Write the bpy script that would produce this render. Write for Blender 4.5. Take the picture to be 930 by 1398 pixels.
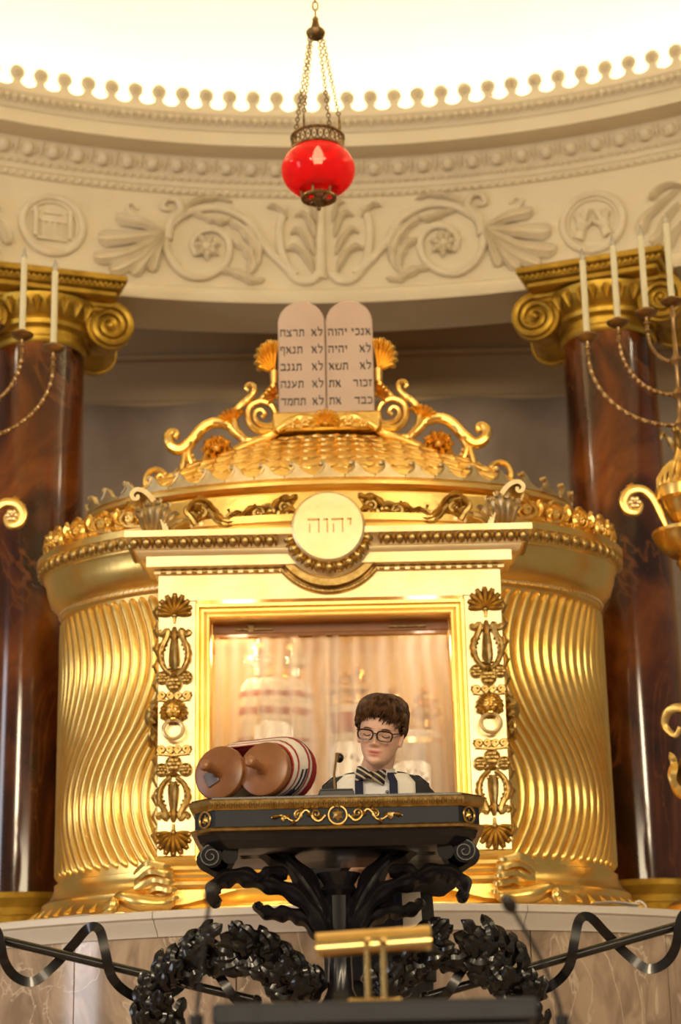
import bpy, bmesh, math, random
import numpy as np
from mathutils import Vector, Matrix, Euler
random.seed(7)
PI = math.pi
for o in list(bpy.data.objects): bpy.data.objects.remove(o)
scene = bpy.context.scene
COL = scene.collection
# ------------------------------------------------------------------ camera
FPX, PITCH, ROLL = 2718.0, math.radians(17.5), math.radians(1.2)
CAM = Vector((0, 0, 1.6))
FW = Vector((0, math.cos(PITCH), math.sin(PITCH)))
U0 = Vector((0, -math.sin(PITCH), math.cos(PITCH))); R0 = Vector((1, 0, 0))
RC = R0*math.cos(ROLL) - U0*math.sin(ROLL)
UC = R0*math.sin(ROLL) + U0*math.cos(ROLL)
cd = bpy.data.cameras.new('camera'); co = bpy.data.objects.new('camera', cd); COL.objects.link(co)
m3 = Matrix((RC, UC, -FW)).transposed()
co.matrix_world = Matrix.Translation(CAM) @ m3.to_4x4()
cd.sensor_width = 36; cd.sensor_fit = 'AUTO'; cd.lens = FPX*36/1398
cd.dof.use_dof = True; cd.dof.focus_distance = 5.9; cd.dof.aperture_fstop = 2.8
cd.clip_end = 60
scene.camera = co
# ------------------------------------------------------------------ world, lights, exposure
w = bpy.data.worlds.new('world'); scene.world = w; w.use_nodes = True
w.node_tree.nodes['Background'].inputs[0].default_value = (1.0, .84, .62, 1)
w.node_tree.nodes['Background'].inputs[1].default_value = .22
vs = scene.view_settings
vs.view_transform = 'Standard'; vs.look = 'None'; vs.gamma = 1.0; vs.use_curve_mapping = False; vs.exposure = 0.0
def area(name, loc, tgt, power, sx, sy, color):
    l = bpy.data.lights.new(name, 'AREA'); l.shape = 'RECTANGLE'; l.size = sx; l.size_y = sy; l.energy = power; l.color = color
    o = bpy.data.objects.new(name, l); COL.objects.link(o); o.location = loc
    o.rotation_euler = (Vector(tgt)-Vector(loc)).to_track_quat('-Z', 'Y').to_euler()
    return o
WARM = (1, .80, .52)
area('balcony_spot_left', (-3.6, -2.5, 5.2), (0, 7.4, 3.4), 220, .8, 1.6, WARM)
area('balcony_spot_right', (3.4, -2.5, 5.2), (0, 7.4, 3.4), 200, .8, 1.6, WARM)
area('gallery_light', (0, -4.5, 4.3), (0, 7.4, 3.6), 195, 4.5, .9, WARM)
area('hall_window_left', (-7.5, 3.0, 4.0), (0, 8, 3.4), 90, 1.2, 3.5, (.9, .92, 1.0))

# ------------------------------------------------------------------ pixel helpers
def ray(u, v): return FW + RC*((u-465)/FPX) - UC*((v-699)/FPX)
def P(u, v, Y):
    d = ray(u, v); return CAM + d*(Y/d.y)
def PZ(u, v, Z):
    d = ray(u, v); return CAM + d*((Z-CAM.z)/d.z)
# ------------------------------------------------------------------ mesh builder
class MB:
    def __init__(s): s.v = []; s.f = []; s.m = []; s.cm = 0
    def add(s, vs, fs):
        o = len(s.v); s.v += [Vector(p) for p in vs]
        for f in fs: s.f.append(tuple(i+o for i in f)); s.m.append(s.cm)
        return o
    def grid(s, rows, wrap=False, loop=False, cap=False):
        n = len(rows[0]); R = len(rows); fs = []
        for i in range(R if loop else R-1):
            a = i*n; b = ((i+1) % R)*n
            for j in range(n if wrap else n-1):
                k = (j+1) % n; fs.append((a+j, a+k, b+k, b+j))
        if cap: fs.append(tuple(range(n-1, -1, -1))); fs.append(tuple((R-1)*n+j for j in range(n)))
        return s.add([p for r in rows for p in r], fs)
    def tube(s, path, r, n=8, flat=1.0, up=(0, 1, 0), cap=True, star=0, twist=0, loop=False):
        path = [Vector(p) for p in path]; N = len(path); up = Vector(up); rows = []
        for i, p in enumerate(path):
            if loop: t = path[(i+1) % N]-path[i-1]
            else: t = path[min(i+1, N-1)]-path[max(i-1, 0)]
            if t.length < 1e-9: t = Vector((0, 0, 1))
            t.normalize(); a = t.cross(up)
            if a.length < 1e-4: a = t.cross(Vector((.3, .2, .9)))
            a.normalize(); b = a.cross(t)
            rr = r(i/(N-1)) if callable(r) else (r[i] if isinstance(r, (list, tuple)) else r)
            row = []
            for k in range(n):
                an = 2*PI*k/n + twist*i
                q = rr*(1+star*(k % 2))
                row.append(p + a*(q*math.cos(an)) + b*(q*flat*math.sin(an)))
            rows.append(row)
        s.grid(rows, wrap=True, loop=loop, cap=cap and not loop); return s
    def lathe(s, prof, n=32, a0=0, a1=2*PI, c=(0, 0, 0), sx=1, sy=1, dx=None, cap=False):
        full = abs(a1-a0-2*PI) < 1e-6; rows = []
        for i in range(n if full else n+1):
            a = a0+(a1-a0)*i/n
            rows.append([Vector((c[0]+r*sx*math.cos(a), c[1]+r*sy*math.sin(a), c[2]+z)) for r, z in prof])
        s.grid(rows, loop=full); return s
    def ell(s, c, r, nu=10, nv=6, M=None):
        c = Vector(c); r = (r, r, r) if not isinstance(r, (list, tuple)) else r
        vs = []; fs = []
        for j in range(1, nv):
            t = PI*j/nv
            for i in range(nu):
                a = 2*PI*i/nu; vs.append(Vector((r[0]*math.sin(t)*math.cos(a), r[1]*math.sin(t)*math.sin(a), r[2]*math.cos(t))))
        top = len(vs); vs += [Vector((0, 0, r[2])), Vector((0, 0, -r[2]))]
        for j in range(nv-2):
            for i in range(nu):
                k = (i+1) % nu; fs.append((j*nu+i, (j+1)*nu+i, (j+1)*nu+k, j*nu+k))
        for i in range(nu):
            k = (i+1) % nu; fs.append((top, i, k)); fs.append((top+1, (nv-2)*nu+k, (nv-2)*nu+i))
        if M is not None: vs = [M @ p for p in vs]
        s.add([c+p for p in vs], fs); return s
    def box(s, c, d, M=None, bev=0.0):
        c = Vector(c); hx, hy, hz = d[0]/2, d[1]/2, d[2]/2
        if bev > 0:
            b = min(bev, hx*.9, hy*.9, hz*.9); vs = []; fs = []
            idx = {}
            for sx in (-1, 1):
                for sy in (-1, 1):
                    for sz in (-1, 1):
                        for ax in range(3):
                            q = [sx*(hx-b), sy*(hy-b), sz*(hz-b)]; q[ax] = (sx*hx, sy*hy, sz*hz)[ax]
                            idx[(sx, sy, sz, ax)] = len(vs); vs.append(Vector(q))
            I = lambda sg, ax: idx[(sg[0], sg[1], sg[2], ax)]
            for ax in range(3):
                o1, o2 = [k for k in range(3) if k != ax]
                for sg in (-1, 1):
                    loop = []
                    for a, bb in ((-1, -1), (1, -1), (1, 1), (-1, 1)):
                        q = [0, 0, 0]; q[ax] = sg; q[o1] = a; q[o2] = bb; loop.append(I(q, ax))
                    fs.append(tuple(loop))
                for a in (-1, 1):
                    for bb in (-1, 1):
                        q0 = [0, 0, 0]; q0[ax] = -1; q0[o1] = a; q0[o2] = bb; q1 = list(q0); q1[ax] = 1
                        fs.append((I(q0, o1), I(q1, o1), I(q1, o2), I(q0, o2)))
            for sx in (-1, 1):
                for sy in (-1, 1):
                    for sz in (-1, 1): fs.append(tuple(idx[(sx, sy, sz, k)] for k in range(3)))
        else:
            vs = [Vector((x*hx, y*hy, z*hz)) for x in (-1, 1) for y in (-1, 1) for z in (-1, 1)]
            fs = [(0, 1, 3, 2), (4, 6, 7, 5), (0, 4, 5, 1), (2, 3, 7, 6), (0, 2, 6, 4), (1, 5, 7, 3)]
        if M is not None: vs = [M @ p for p in vs]
        s.add([c+p for p in vs], fs); return s
    def prism(s, poly, d0, d1, bev=0.0):
        """outline in (x,z), extruded along y from d0 (front) to d1 (back)"""
        n = len(poly); A = [Vector((x, d0, z)) for x, z in poly]; B = [Vector((x, d1, z)) for x, z in poly]
        fs = [(i, (i+1) % n, n+(i+1) % n, n+i) for i in range(n)]
        if bev > 0:
            cx = sum(x for x, z in poly)/n; cz = sum(z for x, z in poly)/n
            ins = []
            for i, (x, z) in enumerate(poly):
                a = Vector(poly[i-1]); b = Vector(poly[(i+1) % n]); t = (b-a); nn = Vector((-t.y, t.x)); nn.normalize()
                if area2(poly) < 0: nn = -nn
                ins.append(Vector((x+nn.x*bev, d0, z+nn.y*bev)))
            A2 = [Vector((x, d0+bev*(1 if d1 > d0 else -1), z)) for x, z in poly]
            vs = ins + A2 + B
            fs = [(i, (i+1) % n, n+(i+1) % n, n+i) for i in range(n)] + [(n+i, n+(i+1) % n, 2*n+(i+1) % n, 2*n+i) for i in range(n)]
            fs += [tuple(range(n-1, -1, -1)), tuple(range(2*n, 3*n))]
            s.add(vs, fs); return s
        s.add(A+B, fs+[tuple(range(n-1, -1, -1)), tuple(range(n, 2*n))]); return s
    def leaf(s, spine, wid, nrm=(0, -1, 0), h=.01, lobes=0, sharp=.35, back=.25, curl=0):
        """acanthus/laurel leaf: a closed ridged blade along a spine"""
        sp = [Vector(p) for p in spine]; N = len(sp); nrm = Vector(nrm); rows = []
        for i, p in enumerate(sp):
            t = (sp[min(i+1, N-1)]-sp[max(i-1, 0)]).normalized(); sd = t.cross(nrm)
            if sd.length < 1e-4: sd = t.cross(Vector((.4, .3, .8)))
            sd.normalize(); nn = sd.cross(t)
            q = i/(N-1); wv = wid(q) if callable(wid) else wid*math.sin(PI*min(1, .08+.92*q))**.7
            if lobes: wv *= 1-sharp*(.5+.5*math.cos(2*PI*lobes*q))
            wv = max(wv, 1e-4); hh = h*min(1, wv/ (1e-9+ (wid if not callable(wid) else wid(.4)))+.15)
            rows.append([p-sd*wv+nn*hh*curl, p-sd*wv*.5+nn*hh, p+nn*hh*.45, p+sd*wv*.5+nn*hh, p+sd*wv+nn*hh*curl, p-nn*hh*back])
        s.grid(rows, wrap=True, cap=True); return s
    def map(s, fn): s.v = [fn(p) for p in s.v]; return s
    def xf(s, M): s.v = [M @ p for p in s.v]; return s
    def mirror_x(s, x0=0):
        s.v = [Vector((2*x0-p.x, p.y, p.z)) for p in s.v]; s.f = [tuple(reversed(f)) for f in s.f]; return s
    def merge(s, o):
        k = len(s.v); s.v += [p.copy() for p in o.v]; s.f += [tuple(i+k for i in f) for f in o.f]; s.m += o.m; return s
    def copy(s):
        n = MB(); n.merge(s); return n
    def mesh(s, name, mats, ang=40, off=None):
        me = bpy.data.meshes.new(name)
        vs = s.v if off is None else [p-off for p in s.v]
        me.from_pydata([tuple(p) for p in vs], [], s.f)
        if not isinstance(mats, (list, tuple)): mats = [mats]
        for m in mats: me.materials.append(m)
        if len(mats) > 1: me.polygons.foreach_set('material_index', s.m)
        fix_normals(me)
        me.polygons.foreach_set('use_smooth', [True]*len(me.polygons))
        me.set_sharp_from_angle(angle=math.radians(ang))
        return me
def area2(poly): return sum(poly[i-1][0]*poly[i][1]-poly[i][0]*poly[i-1][1] for i in range(len(poly)))
def fix_normals(me):
    bm = bmesh.new(); bm.from_mesh(me); bmesh.ops.recalc_face_normals(bm, faces=bm.faces); bm.to_mesh(me); bm.free()
ORG = {}
def thing(name, label, cat, loc=(0, 0, 0), group=None):
    o = bpy.data.objects.new(name, None); COL.objects.link(o); o.location = loc; o.empty_display_size = .1
    o['label'] = label; o['category'] = cat
    if group: o['group'] = group
    ORG[o] = Vector(loc); return o
def org(o): return ORG.get(o, Vector((0, 0, 0)))
def obj(name, mb, mat, parent=None, ang=40, label=None, kind=None):
    """one mesh object; vertices given in world space"""
    me = mb.mesh(name, mat, ang, org(parent) if parent else None)
    o = bpy.data.objects.new(name, me); COL.objects.link(o)
    if parent: o.parent = parent; ORG[o] = org(parent)
    if label: o['label'] = label
    if kind: o['kind'] = kind
    return o
def inst(name, me, M, parent=None):
    """an object that shares mesh data, placed by a world matrix"""
    o = bpy.data.objects.new(name, me); COL.objects.link(o)
    if parent: o.parent = parent; o.matrix_local = Matrix.Translation(-org(parent)) @ M; ORG[o] = org(parent)
    else: o.matrix_world = M
    return o
def tag(o, label, cat, group=None):
    o['label'] = label; o['category'] = cat
    if group: o['group'] = group
    return o
def struct(o): o['kind'] = 'structure'; return o
T = Matrix.Translation
def RZ(a): return Matrix.Rotation(a, 4, 'Z')
def RY(a): return Matrix.Rotation(a, 4, 'Y')
def RX(a): return Matrix.Rotation(a, 4, 'X')
def smooth_path(pts, n=6):
    """Catmull-Rom through points"""
    pts = [Vector(p) for p in pts]; out = []
    for i in range(len(pts)-1):
        p0 = pts[max(i-1, 0)]; p1 = pts[i]; p2 = pts[i+1]; p3 = pts[min(i+2, len(pts)-1)]
        for k in range(n):
            t = k/n
            out.append(.5*((2*p1)+(p2-p0)*t+(2*p0-5*p1+4*p2-p3)*t*t+(3*p1-p0-3*p2+p3)*t**3))
    out.append(pts[-1]); return out
def spiral(cx, cz, r, turns, a0, sgn=1, n=28, end=.12, y=0):
    return [Vector((cx+r*(1-(1-end)*i/n)*math.cos(a0+sgn*turns*2*PI*i/n), y, cz+r*(1-(1-end)*i/n)*math.sin(a0+sgn*turns*2*PI*i/n))) for i in range(n+1)]
def taper(a, b): return lambda t: a+(b-a)*t
# ------------------------------------------------------------------ materials
def mat(name, c1, c2=None, rough=.5, metal=0, scale=6, detail=4, bump=0, bscale=40, lo=.35, hi=.65, spec=.5, coat=0, sheen=0, sub=0):
    m = bpy.data.materials.new(name); m.use_nodes = True; nt = m.node_tree; b = nt.nodes['Principled BSDF']
    b.inputs['Roughness'].default_value = rough; b.inputs['Metallic'].default_value = metal
    b.inputs['Specular IOR Level'].default_value = spec; b.inputs['Coat Weight'].default_value = coat
    b.inputs['Coat Roughness'].default_value = .08
    tc = nt.nodes.new('ShaderNodeTexCoord')
    if c2 is None: c2 = tuple(x*.88 for x in c1)
    n = nt.nodes.new('ShaderNodeTexNoise'); n.inputs['Scale'].default_value = scale; n.inputs['Detail'].default_value = detail
    r = nt.nodes.new('ShaderNodeValToRGB'); r.color_ramp.elements[0].position = lo; r.color_ramp.elements[1].position = hi
    r.color_ramp.elements[0].color = (*c2, 1); r.color_ramp.elements[1].color = (*c1, 1)
    nt.links.new(tc.outputs['Object'], n.inputs['Vector']); nt.links.new(n.outputs['Fac'], r.inputs[0]); nt.links.new(r.outputs[0], b.inputs['Base Color'])
    if bump:
        n2 = nt.nodes.new('ShaderNodeTexNoise'); n2.inputs['Scale'].default_value = bscale
        bp = nt.nodes.new('ShaderNodeBump'); bp.inputs['Strength'].default_value = bump; bp.inputs['Distance'].default_value = .01
        nt.links.new(tc.outputs['Object'], n2.inputs['Vector']); nt.links.new(n2.outputs['Fac'], bp.inputs['Height']); nt.links.new(bp.outputs[0], b.inputs['Normal'])
    if sub: b.inputs['Subsurface Weight'].default_value = sub; b.inputs['Subsurface Radius'].default_value = (.012, .005, .003); b.inputs['Subsurface Scale'].default_value = 1
    return m
def marble(name, cols, veincol, rough, scale, vscale, dist=3.0, vein_w=.05, stretch=(1, 1, 1), coat=0):
    m = mat(name, cols[0], cols[1], rough=rough, scale=scale, detail=8, coat=coat, lo=.38, hi=.62); nt = m.node_tree; b = nt.nodes['Principled BSDF']
    ramp = [n for n in nt.nodes if n.type == 'VALTORGB'][0]
    e = ramp.color_ramp.elements.new(.5); e.color = (*cols[2], 1)
    tc = [n for n in nt.nodes if n.type == 'TEX_COORD'][0]; nz = [n for n in nt.nodes if n.type == 'TEX_NOISE'][0]; nz.inputs['Distortion'].default_value = dist
    mp = nt.nodes.new('ShaderNodeMapping'); mp.inputs['Scale'].default_value = stretch
    nt.links.new(tc.outputs['Object'], mp.inputs[0]); nt.links.new(mp.outputs[0], nz.inputs['Vector'])
    v = nt.nodes.new('ShaderNodeTexNoise'); v.inputs['Scale'].default_value = vscale; v.inputs['Detail'].default_value = 6; v.inputs['Distortion'].default_value = 1.5
    nt.links.new(mp.outputs[0], v.inputs['Vector'])
    a = nt.nodes.new('ShaderNodeMath'); a.operation = 'SUBTRACT'; a.inputs[1].default_value = .5
    ab = nt.nodes.new('ShaderNodeMath'); ab.operation = 'ABSOLUTE'
    r2 = nt.nodes.new('ShaderNodeValToRGB'); r2.color_ramp.elements[0].color = (1, 1, 1, 1); r2.color_ramp.elements[1].color = (0, 0, 0, 1); r2.color_ramp.elements[1].position = vein_w
    mx = nt.nodes.new('ShaderNodeMixRGB'); mx.inputs[2].default_value = (*veincol, 1)
    nt.links.new(v.outputs['Fac'], a.inputs[0]); nt.links.new(a.outputs[0], ab.inputs[0]); nt.links.new(ab.outputs[0], r2.inputs[0])
    nt.links.new(r2.outputs[0], mx.inputs[0]); nt.links.new(ramp.outputs[0], mx.inputs[1]); nt.links.new(mx.outputs[0], b.inputs['Base Color'])
    return m
GOLD = mat('bright_gold_leaf', (.95, .67, .23), (.90, .59, .16), rough=.30, metal=1, scale=9, bump=.06, bscale=35)
PALE = mat('pale_gold_leaf', (1.0, .83, .50), (.97, .75, .39), rough=.36, metal=1, scale=7, bump=.05, bscale=30)
OLDG = mat('antique_gold', (.62, .43, .16), (.42, .27, .08), rough=.36, metal=1, scale=40, bump=.1, bscale=60)
GREYG = mat('silvered_gold', (.74, .60, .36), (.55, .42, .22), rough=.38, metal=1, scale=20)
CAPG = mat('old_yellow_gilding', (.62, .40, .06), (.40, .24, .03), rough=.42, metal=.85, scale=12)
PLAS = mat('cream_plaster', (.80, .72, .55), (.76, .67, .50), rough=.75, scale=3)
PLASD = mat('cream_plaster_relief', (.80, .72, .56), (.74, .65, .48), rough=.7, scale=12)
DOME = mat('dome_plaster', (.90, .84, .66), (.88, .82, .64), rough=.9, scale=2)
BROWN = mat('brown_plaster', (.56, .41, .24), (.52, .38, .22), rough=.85, scale=2)
CLOTHB = mat('taupe_cloth', (.44, .35, .27), (.38, .30, .23), rough=.9, scale=5)
WSTONE = mat('white_stone', (.84, .79, .74), (.77, .71, .66), rough=.35, scale=3)
PODM = marble('beige_marble', ((.56, .42, .31), (.34, .25, .18), (.46, .34, .25)), (.72, .60, .48), .12, 6.0, 3.6, 2.2, .014, (1, 1, .55), coat=.3)
COLM = marble('red_brown_marble', ((.27, .075, .010), (.025, .006, .002), (.105, .024, .005)), (.17, .05, .009), .13, 2.6, 1.7, .8, .010, (1, 1, .6), coat=.5)
BLACK = mat('black_lacquer', (.012, .011, .013), (.008, .007, .009), rough=.27, scale=8, coat=.15)
BLUEBLK = mat('blue_black_lacquer', (.020, .024, .036), (.014, .017, .026), rough=.5, spec=.3, scale=8)
BRONZE = mat('dark_bronze', (.016, .014, .014), (.010, .009, .009), rough=.25, metal=.3, scale=30, coat=.3)
TABLET = mat('pinkish_tablet_stone', (.68, .52, .42), (.60, .45, .36), rough=.55, scale=4)
INK = mat('faded_black_letters', (.10, .09, .08), (.06, .055, .05), rough=.6, scale=30)
BRASSB = mat('reddish_brass', (.40, .255, .12), (.30, .18, .075), rough=.34, metal=.9, scale=20)
BRASS = mat('polished_brass', (.85, .62, .27), (.78, .54, .20), rough=.2, metal=1, scale=10)
LAMPM = mat('aged_lamp_brass', (.30, .20, .09), (.15, .09, .035), rough=.38, metal=.85, scale=60)
CANDLE = mat('ivory_candle', (.80, .75, .52), (.76, .70, .47), rough=.4, scale=5)
WOOD = mat('reddish_wood', (.36, .155, .06), (.26, .10, .036), rough=.32, scale=7)
# =================================================================== THE SETTING
XR, YR, RF = 0.0, 5.0, 4.0          # rotunda ring: centre and frieze radius
LZ = 2.365                          # top of the podium ledge
BZ = 1.38                           # bimah floor
def ring(r, a, z): return Vector((XR+r*math.sin(a), YR+r*math.cos(a), z))
def ring_sweep(prof, a0, a1, n):
    b = MB(); b.grid([[ring(RF-p, a0+(a1-a0)*i/n, z) for p, z in prof] for i in range(n+1)]); return b
A = .95
ent = struct(obj('trim_1', ring_sweep([(-.35, 5.50), (.03, 5.50), (.035, 5.515), (.035, 5.545), (.022, 5.552), (.022, 5.572), (.012, 5.585), (0, 5.592), (0, 6.075), (.018, 6.08), (.02, 6.105), (.03, 6.112), (.035, 6.135),
    (.055, 6.15), (.06, 6.16), (.075, 6.175), (.11, 6.225), (.12, 6.235), (.13, 6.235), (.27, 6.215), (.28, 6.218), (.28, 6.285), (.29, 6.29), (.30, 6.31), (.325, 6.345), (.335, 6.352), (.335, 6.372), (.30, 6.372), (-.15, 6.372)], -A, A, 150), PLAS, ang=30))
# lotus band, egg row, bead row, crest of little palmettes
STEP = .0312
eg = MB(); eg.ell((0, -.006, 0), (.030, .026, .034), 10, 8)
rim = []
for k in range(13):
    a = PI+PI*k/12; rim.append(Vector((.043*math.cos(a), -.004, .04*math.sin(a)+.012)))
eg.tube(rim, .007, 5, cap=True)
egm = eg.mesh('egg', PLASD)
dt = MB(); dt.leaf([(0, 0, .034), (0, -.008, .0), (0, 0, -.036)], lambda t: .013*(1-t)+.002, h=.008); dtm = dt.mesh('dart', PLASD)
s_ = STEP*RF*.91
base = [(-s_/2, 0)]
for k in range(7):
    a = PI*.5*k/6; base.append((-s_/2 + (s_/2-.014)*math.sin(a), .012+.040*(1-math.cos(a))))
head = [(.036*math.sin(a), .084-.039*math.cos(a)) for a in [(-.38 - (2*PI-.76)*k/14) for k in range(15)]]
poly = base + head + [(-x, z) for x, z in reversed(base)]
an = MB(); an.prism(poly, -.012, .012)
for k in range(-2, 3):
    a = k*.5; an.leaf([(.004*k, -.013, .062), (.016*math.sin(a)*1.2, -.017, .072+.016*math.cos(a)), (.030*math.sin(a), -.013, .080+.030*math.cos(a))], .006, h=.007)
anm = an.mesh('crest_palmette', PLASD)
for k in range(-21, 22):
    a = k*STEP - .011
    inst('egg', egm, T(ring(RF-.088, a, 6.193)) @ RZ(-a) @ RX(.55), ent)
    inst('dart', dtm, T(ring(RF-.093, a+STEP/2, 6.195)) @ RZ(-a-STEP/2) @ RX(.55), ent)
    inst('crest_palmette', anm, T(ring(RF-.315, a, 6.372)) @ RZ(-a), ent)
bd = MB()
for k in range(-66, 67):
    a = k*.0102; p = ring(RF-.022, a, 6.092); bd.ell(p, (.014, .012, .014), 6, 4)
    q = ring(RF-.318, a, 6.325); bd.leaf([q+Vector((0, 0, .022)), q+Vector((0, -.008, 0)), q-Vector((0, -.006, .024))], .015, h=.012)
    q = ring(RF-.045, a, 6.142); bd.leaf([q+Vector((0, 0, .012)), q+Vector((0, -.004, 0)), q-Vector((0, 0, .014))], .013, h=.010)
obj('bead_course', bd, PLASD, ent, kind='stuff')
# ---- frieze relief, drawn on the frieze cylinder
def fr(u, v):
    """photo pixel -> (arc length, height) on the frieze"""
    d = ray(u, v); ox, oy = CAM.x-XR, CAM.y-YR
    a = d.x*d.x+d.y*d.y; b = 2*(ox*d.x+oy*d.y); c = ox*ox+oy*oy-RF*RF
    t = (-b+math.sqrt(b*b-4*a*c))/(2*a); p = CAM+d*t
    return (math.atan2(p.x-XR, p.y-YR)*RF, p.z)
def onfr(p): return ring(RF+p.y, p.x/RF, p.z)
S0 = -.05
def F3(u, v, h=0): s, z = fr(u, v); return Vector((s-S0, -h, z))
def both(name, mb, parent, mt=PLASD):
    """a relief piece and its mirror image on the frieze"""
    l = mb.copy().map(lambda p: onfr(Vector((p.x+S0, p.y, p.z))))
    r = mb.copy().mirror_x().map(lambda p: onfr(Vector((p.x+S0, p.y, p.z))))
    return obj(name, l, mt, parent), obj(name, r, mt, parent)
def one(name, mb, parent, mt=PLASD): return obj(name, mb.copy().map(lambda p: onfr(Vector((p.x+S0, p.y, p.z)))), mt, parent)
# big leafy volute
b = MB()
pth = smooth_path([F3(*q, .012) for q in ((388, 286), (381, 318), (388, 358), (405, 382), (425, 384), (436, 374))], 5)
b.tube(pth, taper(.020, .026), 8, flat=.8)
both('volute_stem', b, ent)
b = MB()
pth = smooth_path([F3(*q, .016) for q in ((404, 378), (385, 362), (362, 338), (340, 305), (305, 287), (268, 288), (236, 306), (226, 336), (238, 364), (262, 380), (290, 376), (310, 357), (312, 332), (296, 316), (274, 318), (262, 333), (268, 350))], 5)
b.tube(pth, taper(.022, .017), 8, flat=.9)
both('acanthus_volute', b, ent)
b = MB(); c = F3(281, 340, .0)
for k in range(7):
    a = 2*PI*k/7+.3; d = Vector((math.cos(a), 0, math.sin(a)))
    b.leaf([c+d*.012-Vector((0, .02, 0)), c+d*.045-Vector((0, .035, 0)), c+d*.075-Vector((0, .018, 0))], .026, h=.022, lobes=2, sharp=.25)
b.ell(c-Vector((0, .03, 0)), (.02, .02, .02))
both('volute_flower', b, ent)
for spn, wd in ((((312, 302), (336, 318), (352, 344), (350, 366)), .040), (((318, 330), (338, 345), (344, 368), (330, 384)), .034), (((300, 370), (322, 374), (345, 385), (362, 384)), .030), (((262, 292), (284, 300), (304, 305), (322, 300)), .024), (((246, 300), (262, 280), (292, 272), (318, 278)), .022)):
    b = MB(); b.leaf(smooth_path([F3(*q, .012) for q in spn], 6), wd, h=.034, lobes=4, sharp=.4); both('acanthus_leaf', b, ent)
# shell-like leaf between volute and medallion
for tip, mid, wd in (((128, 352), (172, 348), .050), ((150, 371), (186, 356), .046), ((180, 376), (200, 354), .042), ((206, 372), (213, 350), .036), ((134, 326), (178, 326), .056), ((158, 298), (194, 308), .044)):
    b = MB(); b.leaf(smooth_path([F3(224, 322, .02), F3(*mid, .022), F3(*tip, .006)], 7), lambda t, w=wd: w*(.25+.75*t)*(1 if t < .85 else max(.2, (1-t)/.15)**.5), h=.036); both('shell_lobe', b, ent)
b = MB(); b.tube(smooth_path([F3(*q, .02) for q in ((228, 330), (232, 308), (246, 290), (240, 275), (226, 275), (222, 286), (232, 288))], 5), taper(.024, .012), 8); both('bud_scroll', b, ent)
b = MB(); b.tube(smooth_path([F3(*q, .012) for q in ((196, 302), (182, 296), (172, 284), (180, 279), (188, 287))], 5), taper(.014, .008), 7); both('tendril', b, ent)
# central palmette
b = MB(); b.tube([F3(438, 382, .01), F3(438, 330, .016), F3(438, 280, .01)], taper(.032, .018), 10, flat=.8); one('palmette_stem', b, ent)
for spn, wd in ((((428, 374), (418, 352), (402, 340), (390, 344)), .024), (((430, 350), (420, 330), (406, 316), (396, 322)), .024), (((430, 326), (424, 306), (414, 294), (402, 298)), .022), (((432, 306), (428, 290), (424, 280), (414, 279)), .018), (((392, 300), (384, 290), (374, 284), (364, 286)), .016)):
    b = MB(); b.leaf(smooth_path([F3(*q, .016) for q in spn], 5), wd, h=.03, lobes=2, sharp=.3); both('palmette_leaf', b, ent)
# medallions
def medallion(u, v, fn):
    c = F3(u, v); b = MB()
    b.tube([c+Vector((.148*math.cos(2*PI*k/48), -.012, .148*math.sin(2*PI*k/48))) for k in range(48)], .020, 8, flat=.9, loop=True)
    b.tube([c+Vector((.122*math.cos(2*PI*k/48), -.006, .122*math.sin(2*PI*k/48))) for k in range(48)], .009, 6, loop=True)
    o = one('medallion_rim', b, ent); fn(c, o)
def temple(c, par):
    b = MB()
    def bx(x, z, w, h, d): b.box(c+Vector((x, -d/2, z)), (w, d, h))
    for x in (-.085, .085): bx(x, -.005, .020, .13, .024); b.ell(c+Vector((x, -.012, .068)), (.018, .014, .014))
    for x in (-.045, -.015, .015, .045): bx(x, -.03, .010, .08, .018)
    bx(0, -.078, .15, .012, .022); bx(0, .016, .12, .012, .020); bx(0, -.03, .11, .09, .008)
    b.prism([(c.x-.062, c.z+.024), (c.x+.062, c.z+.024), (c.x, c.z+.052)], -.016, 0)
    bx(0, .068, .085, .022, .012); bx(0, .085, .06, .012, .012)
    one('temple_relief', b, par)
def hands(c, par):
    for sg in (-1, 1):
        b = MB()
        b.ell(c+Vector((sg*.052, -.012, -.015)), (.030, .020, .038), M=Matrix.Rotation(-sg*.5, 3, 'Y'))
        for k, (tx, tz) in enumerate(((.012, .072), (.030, .070), (.068, .058), (.086, .04))):
            b.tube([c+Vector((sg*(.036+.01*k), -.016, .01-.004*k)), c+Vector((sg*(.5*(.036+.01*k)+.5*tx), -.024, .045-.004*k)), c+Vector((sg*tx, -.014, tz))], taper(.011, .007), 7)
        b.tube([c+Vector((sg*.03, -.016, -.02)), c+Vector((sg*.012, -.022, -.008)), c+Vector((sg*.003, -.016, .012))], taper(.012, .008), 7)
        b.tube([c+Vector((sg*.058, -.016, -.045)), c+Vector((sg*.075, -.016, -.085))], taper(.022, .028), 8, flat=.7)
        one('blessing_hand_relief', b, par)
medallion(71, 308, temple); medallion(810, 304, hands)
# outer leaves beyond the medallions, at the edge of the picture
for spn, wd in ((((925, 262), (900, 285), (882, 300), (876, 322)), .034), (((930, 280), (912, 300), (900, 325), (890, 334)), .034), (((940, 300), (925, 318), (915, 335), (905, 340)), .03), (((945, 262), (920, 255), (900, 262), (890, 275)), .022)):
    b = MB(); b.leaf(smooth_path([F3(*q, .016) for q in spn], 6), lambda t, w=wd: w*(.3+.7*t)*(1 if t < .85 else max(.2, (1-t)/.15)**.5), h=.034); both('shell_lobe', b, ent)
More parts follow.
